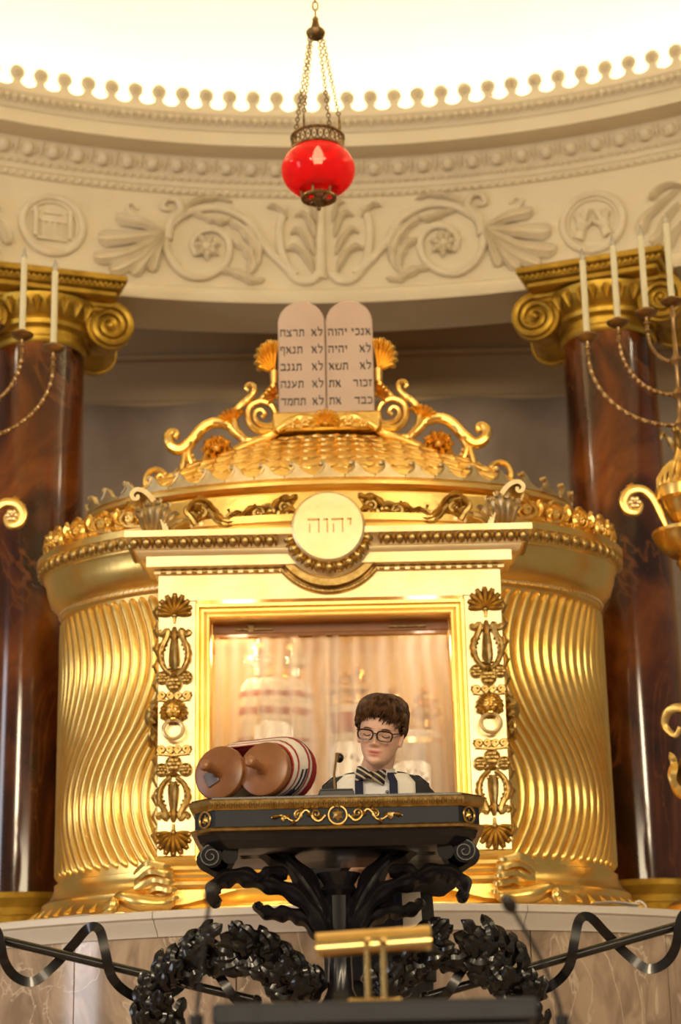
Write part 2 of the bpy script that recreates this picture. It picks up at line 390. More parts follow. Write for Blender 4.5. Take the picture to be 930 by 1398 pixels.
# dome with its hidden cove tube
b = MB(); rows = []
for i in range(25):
    t = PI/2*i/24; rows.append([Vector((XR+4.55*math.cos(t)*math.sin(2*PI*k/64), YR+4.55*math.cos(t)*math.cos(2*PI*k/64), 6.2+3.4*math.sin(t))) for k in range(64)])
b.grid(rows, wrap=True)
struct(obj('ceiling', b, DOME, ang=60))
em = bpy.data.materials.new('cove_lamp_glow'); em.use_nodes = True; pb = em.node_tree.nodes['Principled BSDF']
pb.inputs['Base Color'].default_value = (1, .9, .7, 1); pb.inputs['Emission Color'].default_value = (1, .89, .64, 1); pb.inputs['Emission Strength'].default_value = 34
b = MB(); b.tube([ring(RF+.13, -1.2+2.4*i/60, 6.42) for i in range(61)], .035, 8)
tag(obj('cove_lamp', b, em), 'long warm cove lamp hidden on the ledge behind the palmette crest', 'lamp')
b = MB(); b.grid([[ring(RF-p, -1.3+2.6*i/80, z) for p, z in ((-.15, 6.372), (-.62, 6.372), (-.62, 6.2))] for i in range(81)])
struct(obj('trim_2', b, PLAS, ang=30))
# back wall, its mouldings and the passage ceiling behind the entablature
b = MB(); b.box((0, 10.35, 3.6), (9, .1, 7.2)); struct(obj('wall_back', b, BROWN))
b = MB(); b.box((0, 10.28, 5.76), (9, .06, .03), bev=.01); b.box((0, 10.26, 5.46), (9, .10, .05), bev=.015); struct(obj('trim_3', b, BROWN))
b = MB(); b.box((0, 9.85, 6.0), (9, 1.1, .08)); struct(obj('ceiling_passage', b, BROWN))
# podium: curved marble wall of single slabs, stone coping of single slabs
PXC, PYC, PR = -.06, 8.97, 2.12
def pod(r, a, z): return Vector((PXC+r*math.sin(a), PYC-r*math.cos(a), z))
b = MB(); b.grid([[pod(r, -1.5+3*i/60, z) for r, z in ((1.0, BZ), (PR-.09, BZ), (PR-.09, LZ-.02), (.2, LZ-.02))] for i in range(61)])
wp = struct(obj('wall_podium', b, PODM))
js = [-1.45, -1.12, -.86, -.62, -.455, -.16, .12, .34, .62, .86, 1.12, 1.45]
for a0, a1 in zip(js[:-1], js[1:]):
    q = MB(); n = 8; e = .0012
    q.grid([[pod(r, a0+e+(a1-a0-2*e)*i/n, z) for r, z in ((PR-.095, BZ), (PR-.06, BZ), (PR-.06, LZ-.085), (PR-.095, LZ-.085))] for i in range(n+1)], wrap=True, cap=True)
    obj('marble_panel', q, PODM, wp, ang=25)
js = [-1.45, -.98, -.295, .325, .98, 1.45]
cop = [(1.3, LZ-.03), (1.3, LZ), (PR-.012, LZ), (PR, LZ-.006), (PR, LZ-.026), (PR-.012, LZ-.032), (PR-.02, LZ-.045), (PR-.045, LZ-.072), (PR-.05, LZ-.085), (PR-.1, LZ-.085)]
for a0, a1 in zip(js[:-1], js[1:]):
    q = MB(); n = 12; e = .0008
    q.grid([[pod(r, a0+e+(a1-a0-2*e)*i/n, z) for r, z in cop] for i in range(n+1)], wrap=True, cap=True)
    obj('coping_slab', q, WSTONE, wp, ang=25)
b = MB(); b.box((0, 9.1, LZ-.06), (4.2, 2.5, .06)); struct(obj('floor_podium', b, WSTONE))
b = MB(); b.box((0, 6.3, BZ-.3), (6, 3.6, .6)); struct(obj('floor_bimah', b, PODM))
b = MB(); b.box((0, 3.7, .37), (4, 1.6, .74)); struct(obj('floor_step', b, PODM))
b = MB(); b.box((0, 3.0, -.05), (12, 15, .1)); struct(obj('floor', b, WOOD))
# drapery along the back wall
b = MB(); rows = []
for i in range(141):
    x = -2.3+4.6*i/140; row = []
    for j in range(25):
        z = 2.0+3.42*j/24; q = (x+2.3) % 1.15/1.15
        sag = math.sin(PI*q)
        row.append(Vector((x, 10.12+.03*math.sin(9*x+2*z)+.06*math.sin(26*(z+.42*sag)+.6*math.sin(3*x))*(.25+.75*sag)*min(1, (5.42-z)*2.2), z)))
    rows.append(row)
b.grid(rows)
o = obj('drapery', b, CLOTHB, ang=80); tag(o, 'taupe swagged cloth drapery hung along the wall behind the ark', 'drapery')
md = o.modifiers.new('thick', 'SOLIDIFY'); md.thickness = .006
# columns
def column(cx, cy, rot, label):
    t = thing('column', label, 'column', (cx, cy, LZ-.03), 'tall marble columns'); z0 = LZ-.03
    b = MB(); pr = [(0.0, z0+.30)] + [(.238-.024*(k/24)**1.6, z0+.30+(5.20-z0-.30)*k/24) for k in range(25)] + [(0, 5.2)]
    b.lathe(pr, 56, c=(cx, cy, 0)); obj('shaft', b, COLM, t, ang=50)
    b = MB(); b.lathe([(0, z0+.12), (.32, z0+.12), (.335, z0+.155), (.32, z0+.19), (.285, z0+.2), (.275, z0+.23), (.285, z0+.25), (.295, z0+.27), (.285, z0+.295), (.24, z0+.30), (0, z0+.3)], 48, c=(cx, cy, 0))
    b.box((cx, cy, z0+.06), (.68, .68, .12), bev=.01); obj('base', b, CAPG, t)
    M = T((cx, cy, 0)) @ RZ(rot)
    b = MB(); b.lathe([(0, 5.17), (.218, 5.17), (.228, 5.185), (.228, 5.2), (.218, 5.21), (.222, 5.24), (.25, 5.255), (.255, 5.275), (.245, 5.29), (.26, 5.30), (.29, 5.35), (.30, 5.39), (0, 5.39)], 48); cap = obj('capital', b.xf(M), CAPG, t)
    for k in range(28):
        a = 2*PI*k/28; e = MB(); e.leaf([(0, 0, .045), (0, -.014, .005), (0, .004, -.05)], .027, h=.02)
        obj('egg', e.xf(M @ RZ(a) @ T((0, -.280, 5.345))), CAPG, cap)
    b = MB(); b.box((0, 0, 5.415), (.62, .60, .03), bev=.006); b.box((0, 0, 5.447), (.66, .64, .034), bev=.008); b.box((0, 0, 5.481), (.70, .68, .034), bev=.006)
    obj('abacus', b.xf(M), CAPG, t)
    e = MB()
    for k in range(26):
        for sy in (-1, 1): e.ell((-.325+.65*k/25, sy*.325, 5.452), (.010, .008, .014), 6, 4)
    obj('abacus_beads', e.xf(M), CAPG, t, kind='stuff')
    for sx in (-1, 1):
        for sy in (-1, 1):
            b = MB(); pth = spiral(sx*.30, 5.295, .105, 2.6, PI/2, sx*-1 if sx < 0 else -1, 60, .10, y=sy*.20)
            if sx < 0: pth = [Vector((-.60-p.x, p.y, p.z)) for p in spiral(-.30, 5.295, .105, 2.6, PI/2, -1, 60, .10, y=sy*.20)]
            b.tube(pth, taper(.021, .009), 8, flat=1.3)
            b.ell((sx*.30, sy*.205, 5.295), (.020, .02, .020))
            b.prism([(sx*.30+.112*math.cos(a), 5.295+.112*math.sin(a)) for a in [2*PI*k/36 for k in range(36)]], sy*.19, sy*.15)
            obj('volute', b.xf(M), CAPG, t)
        b = MB(); rows = []
        for i in range(13):
            y = -.17+.34*i/12; r = .075+.033*abs(i-6)/6
            rows.append([Vector((sx*.30+r*math.cos(2*PI*k/24), y, 5.295+r*math.sin(2*PI*k/24))) for k in range(24)])
        b.grid(rows, wrap=True, cap=True); obj('bolster', b.xf(M), CAPG, t)
    for sy in (-1, 1):
        b = MB(); b.tube([(-.31, sy*.2, 5.398), (0, sy*.2, 5.392), (.31, sy*.2, 5.398)], .018, 8); b.box((0, sy*.16, 5.385), (.6, .08, .04)); obj('volute_band', b.xf(M), CAPG, t)
    # hanging acanthus under the volutes
    return t
column(1.29, 8.80, -.34, 'polished red-brown marble column with gilded Ionic capital right of the ark')
column(-1.42, 8.80, .34, 'polished red-brown marble column with gilded Ionic capital left of the ark')
# =================================================================== THE ARK
XA, YP, YD = -.047, 7.20, 7.78        # axis, portal front plane, drum centre
AE, RB = 1.075, .52                    # drum half width, depth ratio
ark = thing('ark', 'large round gilded ark with scaled dome, fluted drum and gabled portal', 'ark', (XA, YD, LZ))
def LX(x, y, z): return Vector((XA+x, y, LZ+z))      # ark-local metres to world
def dr(r, a, z, k=RB):
    """point of the drum ellipse: a = 0 faces the viewer"""
    b = AE*k+(r-AE)
    return LX(r*math.sin(a), YD-b*math.cos(a), z)
def dsweep(prof, a0=-2.2, a1=2.2, n=96):
    b = MB(); b.grid([[dr(r, a0+(a1-a0)*i/n, z) for r, z in prof] for i in range(n+1)]); return b
def dfrm(r, a, z):
    """matrix on the drum: x along, -y out, z up"""
    p = dr(r, a, z); t = (dr(r, a+.002, z)-dr(r, a-.002, z)).normalized(); out = t.cross(Vector((0, 0, 1))); out.normalize()
    return Matrix(((t.x, -out.x, 0, p.x), (t.y, -out.y, 0, p.y), (t.z, -out.z, 1, p.z), (0, 0, 0, 1)))
# arc-length table of the drum
NT = 2000; tabA = [-2.4+4.8*i/NT for i in range(NT+1)]; tabS = [0.0]
for i in range(NT): tabS.append(tabS[-1]+(dr(AE, tabA[i+1], 0)-dr(AE, tabA[i], 0)).length)
sm = np.interp(0, tabA, tabS); tabS = [s-sm for s in tabS]
def s2a(s): return float(np.interp(s, tabS, tabA))
# ---- drum: body, reeds, base, cornice
dwall = {}
for sg in (-1, 1): dwall[sg] = obj('drum_wall', dsweep([(AE-.02, .0), (AE, .0), (AE, 1.30), (AE-.02, 1.3)], min(sg*.62, sg*2.2), max(sg*.62, sg*2.2), 48), GOLD, ark)
basep = [(AE+.135, 0), (AE+.135, .03), (AE+.125, .04), (AE+.10, .05), (AE+.075, .075), (AE+.06, .095), (AE+.06, .108), (AE+.05, .115), (AE+.03, .13), (AE+.018, .155), (AE+.014, .17), (AE+.014, .185), (AE-.02, .195)]
db = obj('drum_base', dsweep(basep), GOLD, ark)
b = MB()
for sg in (-1, 1):
    for k in range(16):
        s = sg*(.78+.055*k); a = s2a(s); M = dfrm(AE+.10, a, .045)
        e = MB(); e.leaf([(0, 0, -.028), (0, -.014, 0), (0, .012, .030)], .020, h=.012, lobes=2); o = obj('base_leaf', e.xf(M), GOLD, db)
for sg in (-1, 1):
    for k in range(-3, 29):
        s0 = sg*(.70+.0435*k); rows = []
        n = 40
        zt, zb = 1.235, .205
        for i in range(n+1):
            t = i/n; t = (0, .002, .006, .013, .022)[i] if i < 5 else (1-(0, .002, .006, .013, .022)[n-i] if n-i < 5 else .022+.956*(i-4)/(n-8)); z = zt+(zb-zt)*t
            off = (.074*math.sin(2*PI*t*1.0)*(1 if t < .5 else 1.5) - .050*t)*(-sg)
            s = s0+off
            e = min(t, 1-t)*(zt-zb); wd = .0205*(min(1, e/.022))**.5 if e < .022 else .0205
            wd = max(wd, .002); row = []
            for q in range(7):
                th = -PI*.5+PI*q/6
                row.append(dr(AE-.004+.020*math.cos(th)*min(1, wd/.0205+.1), s2a(s+wd*math.sin(th)), z))
            rows.append(row)
        m = MB(); m.grid(rows); obj('drum_reed', m, GOLD, dwall[sg], ang=70)
corn = [(AE-.02, 1.235), (AE+.005, 1.24), (AE+.012, 1.25), (AE+.012, 1.262), (AE+.018, 1.268), (AE+.03, 1.275), (AE+.055, 1.305), (AE+.068, 1.345), (AE+.075, 1.385), (AE+.082, 1.395), (AE+.082, 1.402), (AE+.088, 1.405), (AE+.098, 1.43), (AE+.104, 1.445), (AE+.112, 1.448), (AE+.112, 1.475), (AE+.10, 1.48), (AE-.25, 1.48)]
dc = obj('drum_cornice', dsweep(corn), GOLD, ark, ang=28)
eg = MB(); eg.ell((0, 0, 0), (.016, .013, .022), 8, 6); gegg = eg.mesh('cornice_egg', OLDG)
dt = MB(); dt.leaf([(0, 0, .02), (0, -.008, 0), (0, .004, -.024)], .009, h=.009); gdart = dt.mesh('cornice_dart', OLDG)
bdm = MB()
for sg in (-1, 1):
    for k in range(24):
        s = sg*(.66+.045*k); a = s2a(s)
        inst('cornice_egg', gegg, dfrm(AE+.094, a, 1.426) @ RX(.3), dc)
        inst('cornice_dart', gdart, dfrm(AE+.094, s2a(s+.0225), 1.426) @ RX(.3), dc)
        for q in range(2): bdm.merge(MB().tube([(-.009, 0, 0), (.009, 0, 0)], .007, 6).xf(dfrm(AE+.014, s2a(s+q*.0225), 1.256)))
obj('bead_moulding', bdm, PALE, dc, kind='stuff')
# leaf cresting in relief above the drum cornice
for sg in (-1, 1):
    for k in range(10):
        s = sg*(.74+.125*k); M = dfrm(AE+.066, s2a(s), 1.48)
        e = MB()
        e.tube(smooth_path([(-sg*.06, -.006, .012), (-sg*.03, -.008, .014), (sg*.012, -.008, .022), (sg*.036, -.008, .05), (sg*.018, -.008, .075), (-sg*.012, -.008, .066), (-sg*.014, -.008, .042), (sg*.006, -.008, .042)], 4), taper(.0075, .006), 6)
        for q in range(5): e.ell((.010*math.cos(2*PI*q/5), -.010, .052+.010*math.sin(2*PI*q/5)), (.008, .007, .008), 6, 4)
        for spn, wd_ in ((((.03, .03), (.055, .05), (.05, .085), (.066, .095)), .016), (((.02, .07), (.0, .09), (-.025, .092), (-.035, .080)), .014), (((-.03, .016), (-.045, .04), (-.034, .065), (-.05, .08)), .016), (((.01, .02), (.04, .012), (.065, .018), (.07, .03)), .012)):
            e.leaf(smooth_path([(sg*a, -.009, b) for a, b in spn], 4), wd_, h=.012, lobes=3, sharp=.4)
        obj('cresting_leaf', e.xf(M), GOLD, dc)
obj('cresting_backing', dsweep([(AE+.062, 1.475), (AE+.062, 1.57), (AE+.054, 1.578), (AE+.045, 1.57), (AE+.045, 1.475)]), GOLD, dc)
# foliage sweeping from the acroterion down to the drum cresting
# ---- crown band with wave scrolls
AC = .985
def cr(r, a, z):
    bb = .50*AC+(r-AC); return LX(r*math.sin(a), YD-bb*math.cos(a), z)
def csweep(prof, a0=-PI, a1=PI, n=120, c=cr):
    b = MB(); b.grid([[c(r, a0+(a1-a0)*i/n, z) for r, z in prof] for i in range(n+1)]); return b
cb = obj('crown_band', csweep([(AC-.04, 1.46), (AC-.02, 1.48), (AC-.02, 1.610), (AC-.01, 1.617), (AC-.005, 1.625), (AC+.012, 1.630), (AC+.02, 1.643), (AC+.02, 1.657), (AC+.008, 1.663), (AC+.004, 1.672), (AC-.04, 1.672)]), GOLD, ark, ang=28)
w0 = .1165
wave = [(-.062, 0), (-.062, .018)]
wave += [(-.050, .022), (-.036, .034), (-.026, .052), (-.024, .066)]
wave += [(-.030, .070), (-.040, .068), (-.046, .074), (-.043, .084), (-.032, .090), (-.018, .086), (-.006, .072), (.004, .052), (.016, .034), (.034, .022), (.0545, .018), (.0545, 0)]
wave = [(x, z*.78) for x, z in wave]
wm = MB(); wm.prism(wave, -.008, .012, bev=.003)
wm.tube(spiral(-.034, .0605, .0085, 1.2, 0, 1, 12, .2, y=-.010), .0035, 5)
wm.tube([Vector((x, -.008, z)) for x, z in [(-.05, .022), (-.036, .034), (-.026, .052), (-.024, .066)]], .0035, 5)
wavem = wm.mesh('wave_scroll', GREYG)
cS = [0.0]; cA = [-PI+2*PI*i/2400 for i in range(2401)]
for i in range(2400): cS.append(cS[-1]+(cr(AC, cA[i+1], 0)-cr(AC, cA[i], 0)).length)
c0 = np.interp(0, cA, cS); cS = [s-c0 for s in cS]
def c2a(s): return float(np.interp(s, cS, cA))
def cfrm(r, a, z, c=cr):
    p = c(r, a, z); t = (c(r, a+.002, z)-c(r, a-.002, z)).normalized(); out = t.cross(Vector((0, 0, 1))).normalized()
    return Matrix(((t.x, -out.x, 0, p.x), (t.y, -out.y, 0, p.y), (t.z, -out.z, 1, p.z), (0, 0, 0, 1)))
for k in range(-13, 14): inst('wave_scroll', wavem, cfrm(AC+.002, c2a(.012+k*w0), 1.670), cb)
# ---- dome with overlapping scales
ZD0, ZD1 = 1.675, 1.985
def dome_r(t): return AC-.045-(AC-.045-.17)*t
def dome_z(t): return ZD0+(ZD1-ZD0)*(1-(1-t)**1.55)
b = MB(); b.grid([[cr(max(dome_r(t), .02) if t < 1 else .17, -PI+2*PI*i/96, dome_z(t)-.012) for t in [k/16 for k in range(17)]]+[LX(0, YD, ZD1-.01)] for i in range(97)])
E_ = None
def dome_c(r, a, z):      # ellipse keeps its ratio towards the apex
    return LX(r*math.sin(a), YD-r*.5*math.cos(a), z)
b = MB(); b.grid([[dome_c(dome_r(t), -PI+2*PI*i/96, dome_z(t)-.012) for t in [k/16 for k in range(17)]]+[LX(0, YD, ZD1-.012)] for i in range(97)])
dome = obj('dome', b, GOLD, ark)
rowsN = 8; cnt = 0
for j in range(rowsN):
    t0 = j/rowsN*.96; t1 = min(1.0, t0+1.75/rowsN); r0 = dome_r(t0)
    tb = [0.0]; ta = [-1.75+3.5*i/400 for i in range(401)]
    for i in range(400): tb.append(tb[-1]+(dome_c(r0, ta[i+1], 0)-dome_c(r0, ta[i], 0)).length)
    L_ = tb[-1]; n = max(8, round(L_/.075)); wd = L_/n*.52
    for i in range(n):
        s = (i+(.5 if j % 2 else 0))/n*L_; a = float(np.interp(s, tb, ta)); sc = L_/n*.5
        m = MB(); vs = []; up = .012
        def pt(x, q, h):
            # x across (metres), q 0 at lower tip .. 1 at top
            t = t0+(t1-t0)*q; rr = dome_r(t); aa = float(np.interp(s, tb, ta))+x*(3.5/L_)*(r0/r0)
            p = dome_c(rr, aa, dome_z(t)); return p+Vector((0, -h*.4, h))
        prof = [(0, -.03), (.36, .03), (.66, .13), (.90, .30), (1.0, .52), (.95, 1.0)]
        lf = [pt(-x*wd, q, up*(1-q)) for x, q in prof]; rt = [pt(x*wd, q, up*(1-q)) for x, q in prof[1:]]
        ce = [pt(0, q, up*(1.45-1.35*q)) for x, q in prof]
        vs = lf+rt+ce[1:]; fs = []
        L0 = lambda k: k; R_ = lambda k: 0 if k == 0 else 5+k; C_ = lambda k: 0 if k == 0 else 10+k
        for k in range(5):
            if k == 0: fs += [(0, C_(1), L0(1)), (0, R_(1), C_(1))]
            else: fs += [(L0(k), C_(k), C_(k+1), L0(k+1)), (R_(k), R_(k+1), C_(k+1), C_(k))]
        dn = Vector((0, .004, -.012)); nb = len(vs)
        low = [4, 3, 2, 1, 0, 6, 7, 8, 9]; vs += [vs[q]+dn for q in low]
        for k in range(8): fs.append((low[k], low[k+1], nb+k+1, nb+k))
        m.add(vs, fs); obj('roof_scale', m, GOLD, dome, ang=35); cnt += 1
# ---- portal: panels with lintel, frame, pilaster ornaments
HW = .641
por = MB()
OXI, OZT = .447, 1.100
portal = obj('portal_front', MB().box(LX(0, YP+.15, 1.235), (2*HW, .30, .13)), PALE, ark)
for sg in (-1, 1):
    pil = obj('pilaster', MB().box(LX(sg*.5695, YP+.15, .692), (2*HW-1.139+.002, .30, .956), bev=.004), PALE, ark)
    PX = sg*.5805
    def pl(x, z, h): return LX(PX+x, YP-h, z)
    def rel(name, m, mt=OLDG, par=None): return obj(name, m.copy().map(lambda p: pl(p.x, p.z, -p.y)), mt, par or pil)
    def palmette(z0, dirn):
        m = MB()
        for k in range(-4, 5):
            a = k*.36; ln = .050+.018*math.cos(a*1.1); d = Vector((math.sin(a), 0, dirn*math.cos(a))); c = Vector((0, 0, z0))
            m.leaf([c+d*.010-Vector((0, .004, 0)), c+d*ln*.6-Vector((0, .010, 0)), c+d*ln*1.05-Vector((0, .004, 0)), c+d*ln*1.25+Vector((0, 0, 0))], lambda t: .0035+.0085*math.sin(PI*min(1, .02+.74*t)), h=.010)
            m.ell(c+d*ln*1.12-Vector((0, .003, 0)), (.008, .008, .008), 7, 5)
        m.ell((0, -.006, z0), (.012, .008, .010), 8, 5); m.tube([(0, -.004, z0), (0, -.004, z0-dirn*.030)], taper(.008, .005), 6)
        return m
    rel('palmette', palmette(1.112, 1)); rel('palmette', palmette(.305, -1))
    def lyre(zt, zb, dirn):
        """lyre of two leafy arms with a drop between; the open end points to zt"""
        m = MB(); H = zt-zb
        for q in (-1, 1):
            m.tube(smooth_path([(q*.046, -.006, zt-.004*dirn), (q*.056, -.006, zt-.012*dirn), (q*.044, -.006, zt-.018*dirn), (q*.026, -.008, zt-.004*dirn), (q*.030, -.008, zt-H*.18), (q*.050, -.010, zb+H*.52), (q*.040, -.010, zb+H*.18), (q*.010, -.008, zb)], 5), lambda t: .0085+.004*math.sin(PI*t), 7)
            m.leaf(smooth_path([(q*.030, -.012, zt-H*.16), (q*.052, -.014, zb+H*.55), (q*.046, -.014, zb+H*.25), (q*.014, -.012, zb+H*.02)], 6), .015, h=.010, lobes=6, sharp=.4)
            for k in range(6):
                z = zb+H*(.15+.10*k); x = (.040, .047, .050, .050, .044, .038)[k]
                m.leaf([(q*(x-.012), -.006, z), (q*(x+.002), -.014, z+H*.05), (q*(x+.008), -.006, z+H*.12)], .013, h=.010, lobes=2)
        m.leaf([(0, -.004, zt-H*.02), (0, -.016, zb+H*.55), (0, -.016, zb+H*.3), (0, -.006, zb+H*.12)], lambda t: .014+.042*t*(1.3-t), h=.014, lobes=3)
        m.tube([(-.02, -.008, zt-H*.12), (.02, -.008, zt-H*.12)], .006, 6); m.tube([(-.022, -.008, zb+H*.16), (.022, -.008, zb+H*.16)], .006, 6)
        m.leaf([(0, -.004, zt+.01*dirn), (0, -.012, zt-H*.15), (0, -.006, zt-H*.36)], .018, h=.012)
        return m
    rel('lyre_ornament', lyre(1.058, .885, 1)); rel('lyre_ornament', lyre(.352, .505, -1))
    def rosettes(zc, dirn):
        m = MB()
        for x, z, r in ((-.044, .008, .023), (.044, .008, .023), (0, -.014, .029)):
            z = zc+dirn*z
            for k in range(6):
                a = 2*PI*k/6; m.ell((x+r*.55*math.cos(a), -.006, z+r*.55*math.sin(a)), (r*.42, .008, r*.42), 7, 5)
            m.ell((x, -.011, z), (r*.3, .007, r*.3), 7, 5)
            m.tube([(x+r*math.cos(a), -.005, z+r*math.sin(a)) for a in [2*PI*k/16 for k in range(16)]], .004, 5, loop=True)
        m.leaf([(-.028, -.004, zc+dirn*.03), (0, -.012, zc+dirn*.022), (.028, -.004, zc+dirn*.03)], .012, h=.01)
        return m
    rel('rosette_cluster', rosettes(.867, 1)); rel('rosette_cluster', rosettes(.540, -1))
    def scrolls(zc):
        m = MB()
        for q in (-1, 1):
            m.tube(spiral(q*.045, zc+.002, .015, 1.4, -PI/2, q, 20, .2, y=-.006), .0072, 6)
            m.tube(spiral(q*.016, zc+.002, .013, 1.4, -PI/2, -q, 20, .2, y=-.006), .0065, 6)
            m.leaf([(q*.05, -.004, zc-.006), (q*.062, -.008, zc+.004), (q*.064, -.004, zc+.018)], .008, h=.007)
        m.tube([(-.06, -.005, zc-.014), (0, -.006, zc-.019), (.06, -.005, zc-.014)], .005, 6); m.ell((0, -.008, zc+.002), (.007, .006, .012), 7, 5)
        return m
    rel('scroll_band', scrolls(.806)); rel('scroll_band', scrolls(.605))
    # lion mask with a ring
    m = MB(); zc = .742
    for k in range(18):
        a = 2*PI*k/18; ln = .054 if math.sin(a) > -.5 else .044; d = Vector((math.cos(a), 0, math.sin(a)))
        c = Vector((0, -.006, zc)); m.leaf([c+d*.020-Vector((0, .018, 0)), c+d*ln*.75-Vector((0, .020, 0)), c+d*ln], .013, h=.012)
    for k in range(14):
        a = 2*PI*k/14+.2; d = Vector((math.cos(a), 0, math.sin(a))); c = Vector((0, -.018, zc+.004)); m.leaf([c+d*.018, c+d*.030-Vector((0, .008, 0)), c+d*.042], .010, h=.010)
    lion = rel('lion_mask', m)
    m = MB(); m.ell((0, -.026, zc+.006), (.029, .024, .032), 14, 10)
    for q in (-1, 1):
        m.ell((q*.013, -.044, zc+.016), (.011, .008, .006), 8, 6); m.ell((q*.009, -.050, zc-.014), (.010, .010, .008), 8, 6); m.ell((q*.030, -.022, zc+.030), (.009, .006, .009), 8, 6)
        m.ell((q*.017, -.040, zc-.002), (.010, .008, .008), 8, 6)
    m.tube([(0, -.047, zc+.018), (0, -.056, zc-.002)], taper(.006, .009), 8); m.ell((0, -.058, zc-.004), (.009, .006, .005), 8, 6); m.ell((0, -.044, zc-.028), (.012, .008, .006), 8, 5)
    rel('lion_face', m, GOLD, lion)
    m = MB(); m.tube([(.036*math.sin(a), -.034-.012*(1-math.cos(a))*.5, .675+.036*math.cos(a)) for a in [2*PI*k/32 for k in range(32)]], .0072, 8, loop=True)
    rel('ring', m, PALE, lion)
    # narrow carved ornaments on the side of the portal
    m = MB()
    for z in np.arange(.30, 1.2, .07): m.leaf([(sg*(HW+.004), YP+.05, z-.03), (sg*(HW+.016), YP+.05, z), (sg*(HW+.006), YP+.05, z+.035)], .03, nrm=(sg, 0, 0), h=.014, lobes=2)
    obj('side_ornament', m.map(lambda p: LX(p.x, p.y, p.z)), OLDG, pil)
    m = MB(); m.ell((sg*(HW+.025), YP+.05, .742), (.03, .045, .045), 12, 8)
    for k in range(12):
        a = 2*PI*k/12; m.leaf([(sg*(HW+.01), YP+.05+.03*math.cos(a), .742+.03*math.sin(a)), (sg*(HW+.02), YP+.05+.055*math.cos(a), .742+.055*math.sin(a)), (sg*(HW+.005), YP+.05+.07*math.cos(a), .742+.07*math.sin(a))], .014, nrm=(sg, 0, 0), h=.012)
    m.tube([(sg*(HW+.03), YP+.05+.04*math.sin(2*PI*k/24), .672+.04*math.cos(2*PI*k/24)) for k in range(24)], .007, 6, loop=True)
    obj('side_lion_mask', m.map(lambda p: LX(p.x, p.y, p.z)), OLDG, pil)
# frame mouldings round the opening (mitred sweep)
def frame_sweep(prof, x0, zt, zb):
    """profile (n outwards from opening edge, d proud of the portal)"""
    rows = []
    for n_, d in prof: rows.append([LX(-x0-n_, YP-d, zb), LX(-x0-n_, YP-d, zt+n_), LX(x0+n_, YP-d, zt+n_), LX(x0+n_, YP-d, zb)])
    b = MB(); b.grid(rows); return b
fo = obj('opening_frame', frame_sweep([(0, -.10), (0, .004), (.004, .010), (.012, .010), (.016, .004), (.020, .003), (.024, .008), (.032, .010), (.036, .006), (.042, .012), (.052, .014), (.056, .006), (.056, -.01)], OXI, OZT, .20), GOLD, ark, ang=25)
b = MB(); b.box(LX(0, YP+.13, OZT-.012), (2*OXI, .05, .05), bev=.004); obj('lintel', b, WOOD, ark)
b = MB(); b.tube([LX(-.36, YP+.10, OZT-.02), LX(-.22, YP+.10, OZT-.02)], .006, 6); b.box(LX(-.3, YP+.1, OZT-.018), (.02, .02, .03)); obj('curtain_track', b, LAMPM, ark)
b = MB(); b.tube([LX(.36, YP+.10, OZT-.02), LX(.22, YP+.10, OZT-.02)], .006, 6); obj('curtain_track', b, LAMPM, ark)
# base mouldings and plinth
def bar(prof, x, name, mt):
    m = MB(); m.grid([[LX(-x, YP+.28, z), ] for d, z in prof][:0] or [[LX(-x-d, YP+.28, z) for d, z in prof], [LX(-x-d, YP-d, z) for d, z in prof], [LX(x+d, YP-d, z) for d, z in prof], [LX(x+d, YP+.28, z) for d, z in prof]])
    return obj(name, m, mt, ark, ang=25)
bar([(0, .222), (.008, .216), (.012, .205), (.010, .195), (.018, .19), (.026, .18), (.028, .168), (.022, .158), (.012, .152), (.010, .14), (.016, .134), (.026, .126), (.028, .114), (.022, .104), (.008, .098), (.008, .0), (0, 0)], HW-.004, 'base_moulding', GOLD)
obj('portal_sill', MB().box(LX(0, YP+.16, .11), (2*HW-.02, .30, .22)), PALE, ark)
# ---- portal cornice that dips round the medallion
MC = (0, 1.411); RA = .226
prof = [(-.004, -.02), (-.004, .006), (0, .014), (.010, .016), (.016, .010), (.020, .012), (.026, .022), (.034, .048), (.048, .068), (.066, .078), (.074, .080), (.074, .088), (.080, .090), (.084, .092), (.108, .104), (.114, .110), (.116, .118), (.140, .118), (.142, .112), (.142, -.02)]
xj = math.sqrt(RA*RA-(MC[1]-1.272)**2); path = []
path.append((-HW, 1.272, (0, 1)))
aj = math.atan2(1.272-MC[1], xj); 
def mit(px, pz, n1, n2):
    a = Vector(n1)+Vector(n2); a.normalize(); k = 1/a.dot(Vector(n1)); return (px, pz, (a.x*k, a.y*k))
nj = (-math.cos(aj), -math.sin(aj))
path.append(mit(-xj, 1.272, (0, 1), (-nj[0], nj[1])))
for k in range(1, 24):
    a = (PI-aj)+( (2*PI+aj) - (PI-aj))*k/24
    path.append((MC[0]+RA*math.cos(a), MC[1]+RA*math.sin(a), (-math.cos(a), -math.sin(a))))
path.append(mit(xj, 1.272, (0, 1), nj)); path.append((HW, 1.272, (0, 1)))
rows = [[LX(-HW-d, YP+.34, 1.272+n_) for n_, d in prof]]
for i, (x, z, nn) in enumerate(path):
    if i == 0: rows.append([LX(-HW-d, YP-d, 1.272+n_) for n_, d in prof])
    elif i == len(path)-1: rows.append([LX(HW+d, YP-d, 1.272+n_) for n_, d in prof])
    else: rows.append([LX(x+nn[0]*n_, YP-d, z+nn[1]*n_) for n_, d in prof])
rows.append([LX(HW+d, YP+.34, 1.272+n_) for n_, d in prof])
m = MB(); m.grid(rows); pc = obj('portal_cornice', m, PALE, ark, ang=25)
